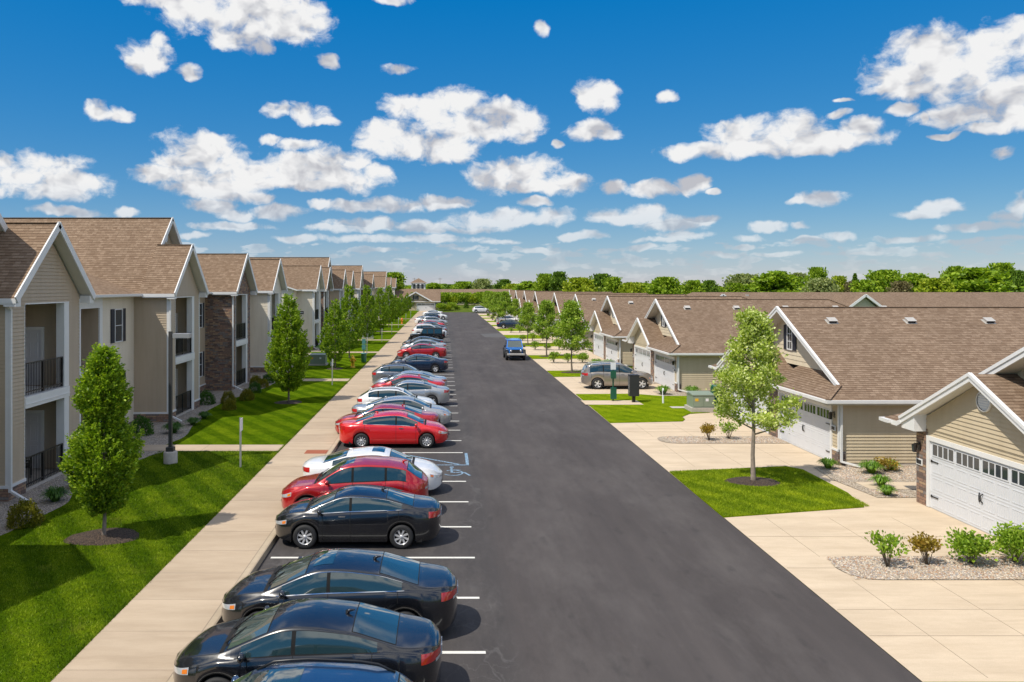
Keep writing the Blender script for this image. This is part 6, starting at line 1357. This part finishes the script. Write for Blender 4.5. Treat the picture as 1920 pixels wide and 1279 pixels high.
def fE(rs, n):
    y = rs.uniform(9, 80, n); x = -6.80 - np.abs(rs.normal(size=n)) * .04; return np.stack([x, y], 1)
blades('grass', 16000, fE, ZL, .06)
def fR(rs, n):
    y = rs.uniform(24.05, 30.3, n); x = 8.46 + rs.uniform(0, 1, n) * 5.0; lo = 24.0 + (x - 8.44) / 4.8 * 1.1; hi = 29.85 + (x - 8.44) / 5 * .75; k = (y > lo) & (y < hi) & (((x - 11) / .93) ** 2 + ((y - 28.3) / .7) ** 2 > 1); return np.stack([x, y], 1)[k]
blades('grass', 45000, fR, .045, .05, 'bladeR')
# loose stones on the near gravel
def stones(n, region, z, mats):
    rs = np.random.RandomState(n); p = region(rs, n); V = []; idx = []
    base = np.array([(1, 0, 0), (0, 1, 0), (-1, 0, 0), (0, -1, 0), (0, 0, .75)], 'f'); fc = [(0, 1, 4), (1, 2, 4), (2, 3, 4), (3, 0, 4)]
    for q in p:
        s = rs.uniform(.014, .034); a = rs.uniform(0, 6.28); ca, sa = math.cos(a), math.sin(a); b = base * s * np.array([1, rs.uniform(.6, 1), rs.uniform(.6, 1.1)]); b = np.stack([b[:, 0] * ca - b[:, 1] * sa + q[0], b[:, 0] * sa + b[:, 1] * ca + q[1], b[:, 2] + z], 1)
        for f in fc: V += [b[f[0]], b[f[1]], b[f[2]]]
        idx += [rs.randint(len(mats))] * 4
    return tag(link('gravel', npmesh('gravel', np.array(V), 3, mats, np.array(idx))), kind='stuff')
gmats = [simple('pebble_' + n, c, .8) for n, c in (('tan', (.42, .33, .24)), ('cream', (.58, .50, .40)), ('grey', (.30, .28, .27)), ('rust', (.34, .20, .12)))]
stones(5200, lambda rs, n: np.stack([9.8 + 5.6 * rs.uniform(0, 1, n), 19.72 + .78 * rs.uniform(-1, 1, n)], 1), .03, gmats)
stones(2600, lambda rs, n: np.stack([10.2 + 5.1 * rs.uniform(0, 1, n), 36.1 + .72 * rs.uniform(-1, 1, n)], 1), .03, gmats)
stones(3500, lambda rs, n: np.stack([14.5 + 5 * rs.uniform(0, 1, n) ** 1.5, 28.7 + 2.0 * rs.uniform(0, 1, n)], 1), .03, gmats)
stones(900, lambda rs, n: np.stack([14.5 + .9 * rs.uniform(0, 1, n), 26.3 + .9 * rs.uniform(0, 1, n)], 1), .03, gmats)
# ---------------------------------------------------------------- street furniture
x, y = -10.6, 30.9
e = empty('street_lamp', (x, y, ZL), 0, 'dark lamp post with boxy head on a round concrete base by the near footpath', 'street lamp')
mb = MB(); mb.lathe([(.26, -.1), (.26, .42), (.22, .46), (0, .46)], M['basec'], 'Z', 24); mb.build('base', e)
mb = MB(); mb.box(-.14, .14, -.14, .14, .46, .62, M['bronze']); mb.box(-.062, .062, -.062, .062, .6, 5.1, M['bronze']); mb.build('pole', e)
mb = MB(); mb.box(.06, .16, -.05, .05, 4.88, 4.96, M['bronze']); mb.box(.14, .78, -.19, .19, 4.86, 5.02, M['galv']); mb.build('lamp_head', e)
mb = MB(); mb.box(.2, .72, -.15, .15, 4.84, 4.86, M['lens']); mb.build('lens', mb and e)
def sign_post(px, py, top, lb, plate=True, mat='galv'):
    x, y = G(px, py, ZL); h = H - (top - HY) / F * y - ZL; e = empty('sign_post', (x, y, ZL), 0, lb, 'sign', 'thin posts with edge-on signs on the lawn by the pavement')
    mb = MB(); mb.box(-.035, .035, -.02, .02, 0, h, M[mat]); mb.build('post', e)
    if plate: mb = MB(); mb.box(.036, .046, -.16, .16, h - .5, h - .02, M['signwhite']); mb.build('sign_plate', e)
for a in ((451, 876, 783, 'nearest thin sign post at the lawn edge, below the near footpath'), (623, 722, 673, 'thin white post right of the second columnar tree'), (688, 664, 632, 'thin post beyond the teal pet waste station'), (716, 641, 616, 'fourth thin post along the lawn'), (734.5, 627, 604, 'fifth thin post along the lawn'), (747, 615, 595, 'sixth thin post, past the orange hydrant'), (761, 602, 588, 'seventh thin post along the lawn'), (770, 596, 583, 'last thin post by the far columnar trees')): sign_post(*a)
e = empty('marker_post', (-9.7, 68.5, ZL), 0, 'short white marker post right of the green transformer box', 'post'); mb = MB(); mb.lathe([(.06, 0), (.06, 1.1), (.04, 1.16), (0, 1.17)], M['signwhite'], 'Z', 10); mb.build('post', e)
def hydrant(x, y, col, lb):
    e = empty('fire_hydrant', (x, y, ZL), .3, lb, 'fire hydrant'); mb = MB(); c = M[col]
    mb.lathe([(.17, 0), (.17, .05), (.115, .06), (.115, .12), (.11, .58), (.15, .60), (.15, .65), (.12, .66), (.11, .72), (.06, .80), (0, .82)], c, 'Z', 16); mb.build('barrel', e)
    for nm, M_ in (('nozzle', basis((.0, -.10, .42), (1, 0, 0), (0, 0, 1), (0, -1, 0))), ('nozzle', basis((.10, 0, .48), (0, 1, 0), (0, 0, 1), (1, 0, 0))), ('nozzle', basis((-.10, 0, .48), (0, 1, 0), (0, 0, 1), (-1, 0, 0)))):
        mb = MB(); mb.M = M_; mb.lathe([(.07, 0), (.07, .07), (.085, .07), (.085, .11), (.03, .115), (.03, .14), (0, .14)], c, 'Z', 12); mb.build(nm, e)
    mb = MB(); mb.lathe([(.03, .80), (.03, .86), (0, .86)], c, 'Z', 6, smooth=False); mb.build('operating_nut', e)
    e.scale = (1.25, 1.25, 1.25)
hydrant(-7.65, 67, 'yellow', 'yellow fire hydrant on the lawn near the broad columnar tree'); hydrant(-7.6, 145, 'orange', 'orange fire hydrant far along the left lawn')
def pet_station(x, y, z, lb, col, top=1.9, drum=False):
    e = empty('pet_waste_station', (x, y, z), 0, lb, 'bin'); c = M[col]
    mb = MB(); mb.box(-.04, .04, -.03, .03, 0, top, c); mb.build('post', e)
    mb = MB(); mb.box(-.16, .16, -.05, -.035, top - .42, top, M['signwhite'] if not drum else c); mb.build('sign_plate', e)
    mb = MB(); mb.box(-.16, .16, -.14, -.03, top - .95, top - .48, c); mb.box(-.1, .1, -.145, -.14, top - .9, top - .88, M['charcoal']); mb.build('bag_dispenser', e)
    mb = MB()
    if drum: mb.lathe([(0, .05), (.22, .05), (.24, .8), (.26, .8), (.26, .86), (0, .9)], c, 'Z', 18, (.0, -.1, 0))
    else: mb.box(-.17, .17, -.2, -.03, .12, .75, c); mb.box(-.18, .18, -.21, -.02, .75, .79, c)
    mb.build('bin', e)
pet_station(-7.15, 71.3, ZL, 'teal pet waste station with round bin on the left lawn', 'teal', 2.1, True)
pet_station(10.25, 48.2, .05, 'green pet waste station with white sign on the right verge', 'green_sign', 2.3)
def transformer(x, y, z, w_, d, h, lb, bh=.12):
    e = empty('transformer_box', (x, y, z), 0, lb, 'utility box'); mb = MB(); mb.box(-w_ / 2 - .1, w_ / 2 + .1, -d / 2 - .1, d / 2 + .1, -.05, bh, M['basec']); mb.build('base', e)
    mb = MB(); u = M['utility']; mb.box(-w_ / 2, w_ / 2, -d / 2, d / 2, bh, h, u); mb.poly([(-w_ / 2 - .03, -d / 2 - .03, h), (w_ / 2 + .03, -d / 2 - .03, h), (w_ / 2 + .03, d / 2 + .03, h + .08), (-w_ / 2 - .03, d / 2 + .03, h + .08)], u)
    mb.box(-w_ / 2 - .03, w_ / 2 + .03, -d / 2 - .03, d / 2 + .03, h - .04, h - .002, u); mb.build('cabinet', e)
    for s in (-1, 1): mb = MB(); mb.box(s * .02, s * (w_ / 2 - .04), -d / 2 - .02, -d / 2 - .001, bh + .06, h - .1, u); mb.build('door', e)
    mb = MB(); mb.box(-w_ / 2 + .12, -w_ / 2 + .3, -d / 2 - .028, -d / 2 - .021, h - .35, h - .2, M['yellow']); mb.box(w_ / 2 - .5, w_ / 2 - .34, -d / 2 - .028, -d / 2 - .021, h - .35, h - .2, M['signwhite']); mb.build('warning_sticker', e)
transformer(14.35, 44.5, .05, 1.2, 1.1, .93, 'grey green transformer cabinet on a concrete pad right of the mailbox kiosk', .22)
transformer(-10.9, 69.3, ZL, 1.35, 1.1, .9, 'grey green transformer cabinet on the left lawn behind the second columnar tree')
transformer(-9.9, 104, ZL, 1.3, 1.1, .9, 'small transformer cabinet far along the left lawn under the columnar trees')
for x, y, lb in ((15.75, 46.2, 'dark green ribbed utility pedestal right of the transformer cabinet'),):
    e = empty('utility_pedestal', (x, y, .05), 0, lb, 'utility box'); mb = MB(); mb.lathe([(.28, 0), (.28, 1.15), (.24, 1.2), (0, 1.22)], M['green_sign'], 'Z', 8, smooth=False); mb.build('housing', e); mb = MB()
    for k in range(8): mb.box(-.2, .2, -.285, -.265, .12 + k * .12, .18 + k * .12, M['green_sign'])
    mb.build('louvre', e)
e = empty('marker_post', (13.0, 47.2, .05), 0, 'short white marker post between the black kiosk and the transformer', 'post'); mb = MB(); mb.lathe([(.055, 0), (.055, .82), (.04, .88), (0, .89)], M['signwhite'], 'Z', 10); mb.box(-.03, .03, -.06, -.05, .5, .75, M['charcoal']); mb.build('post', e)
e = empty('sign_kiosk', (11.35, 47.6, .05), 0, 'tall black kiosk on a short post beside the parked silver SUV', 'kiosk')
mb = MB(); mb.box(-.28, .28, -.24, .24, .38, 1.62, M['charcoal']); mb.box(-.29, .29, -.25, .25, 1.60, 1.64, M['black']); mb.build('cabinet', e); mb = MB(); mb.box(-.09, .09, -.09, .09, .0, .38, M['black']); mb.build('post', e)
mb = MB()                                  # illegible run of raised letters up its left side
rl = random.Random(3)
for k in range(13):
    z = .5 + k * .082
    for q in ((-.06, .05, 0, .012), (-.06, .05, .04, .052)) if rl.random() < .6 else ((-.06, -.045, 0, .05), (-.06, .05, .02, .032)): mb.box(-.286, -.281, q[0], q[1], z + q[2], z + q[3], M['signwhite'])
mb.build('lettering', e)
# patio chair in the nearest bay
def chair(x, y, z, rz, lb):
    e = empty('patio_chair', (x, y, z), rz, lb, 'chair', 'dark chairs on the apartment patios'); wk = M['wicker']
    mb = MB(); mb.box(-.26, .26, -.26, .26, .36, .44, wk); mb.build('seat', e); mb = MB(); mb.bar((-.24, 0, .42), (-.36, 0, 1.0), .56, .06, wk, (1, 0, 0)); mb.build('backrest', e)
    for sx in (-1, 1):
        for sy in (-1, 1): mb = MB(); mb.box(sx * .25 - .025, sx * .25 + .025, sy * .25 - .025, sy * .25 + .025, 0, .36, wk); mb.build('leg', e)
        mb = MB(); mb.box(-.26, .26, sx * .29 - .03, sx * .29 + .03, .60, .64, wk); mb.box(.2, .25, sx * .29 - .025, sx * .29 + .025, .36, .60, wk); mb.build('armrest', e)
chair(-14.9, 27.2, ZL + .1, -.3, 'dark wicker chair on the ground floor patio of the nearest bay'); chair(-14.9, 28.2, ZL + .1, .4, 'second dark chair behind the nearest ground floor railing')
chair(-14.7, 42.2, ZL + .1, 0, 'dark chair on the ground patio of the bay before the stone one'); chair(-14.8, 42.3, 3.31, 0, 'dark chair on the upper balcony beside the lamp post')
e = empty('barbecue_grill', (-14.55, 43.1, 3.31), 0, 'dark covered grill on the upper balcony beside the lamp post', 'grill'); mb = MB(); mb.box(-.3, .3, -.35, .35, 0, .8, M['charcoal']); mb.lathe([(.36, -.3), (.36, .3)], M['charcoal'], 'Y', 14, (0, 0, .8)); mb.build('cover', e)
# lamp masts and distant poles
for px, top, y, lb in ((979, 527, 235, 'thin floodlight mast, left of a pair above the right maples'), (982, 526, 240, 'thin floodlight mast with white head, right of a pair')):
    x = (px - CX) / F * y; h = H + (HY - top) / F * y; e = empty('lamp_mast', (x, y, 0), 0, lb, 'lamp'); mb = MB(); mb.tube([(0, 0, 0), (0, 0, h)], [.11, .07], M['galv'], 8); mb.build('pole', e); mb = MB(); mb.box(-.5, .5, -.2, .2, h - .1, h + .2, M['signwhite']); mb.build('lamp_head', e)
for px, top, y, lb in ((777, 521, 420, 'distant thin utility pole left of the cupola tower'), (825, 521, 420, 'distant thin utility pole right of the cupola tower')):
    x = (px - CX) / F * y; h = H + (HY - top) / F * y; e = empty('utility_pole', (x, y, 0), 0, lb, 'pole'); mb = MB(); mb.tube([(0, 0, 0), (0, 0, h)], [.16, .1], M['bark'], 6); mb.build('pole', e); mb = MB(); mb.box(-1, 1, -.06, .06, h - .7, h - .55, M['bark']); mb.build('crossarm', e)
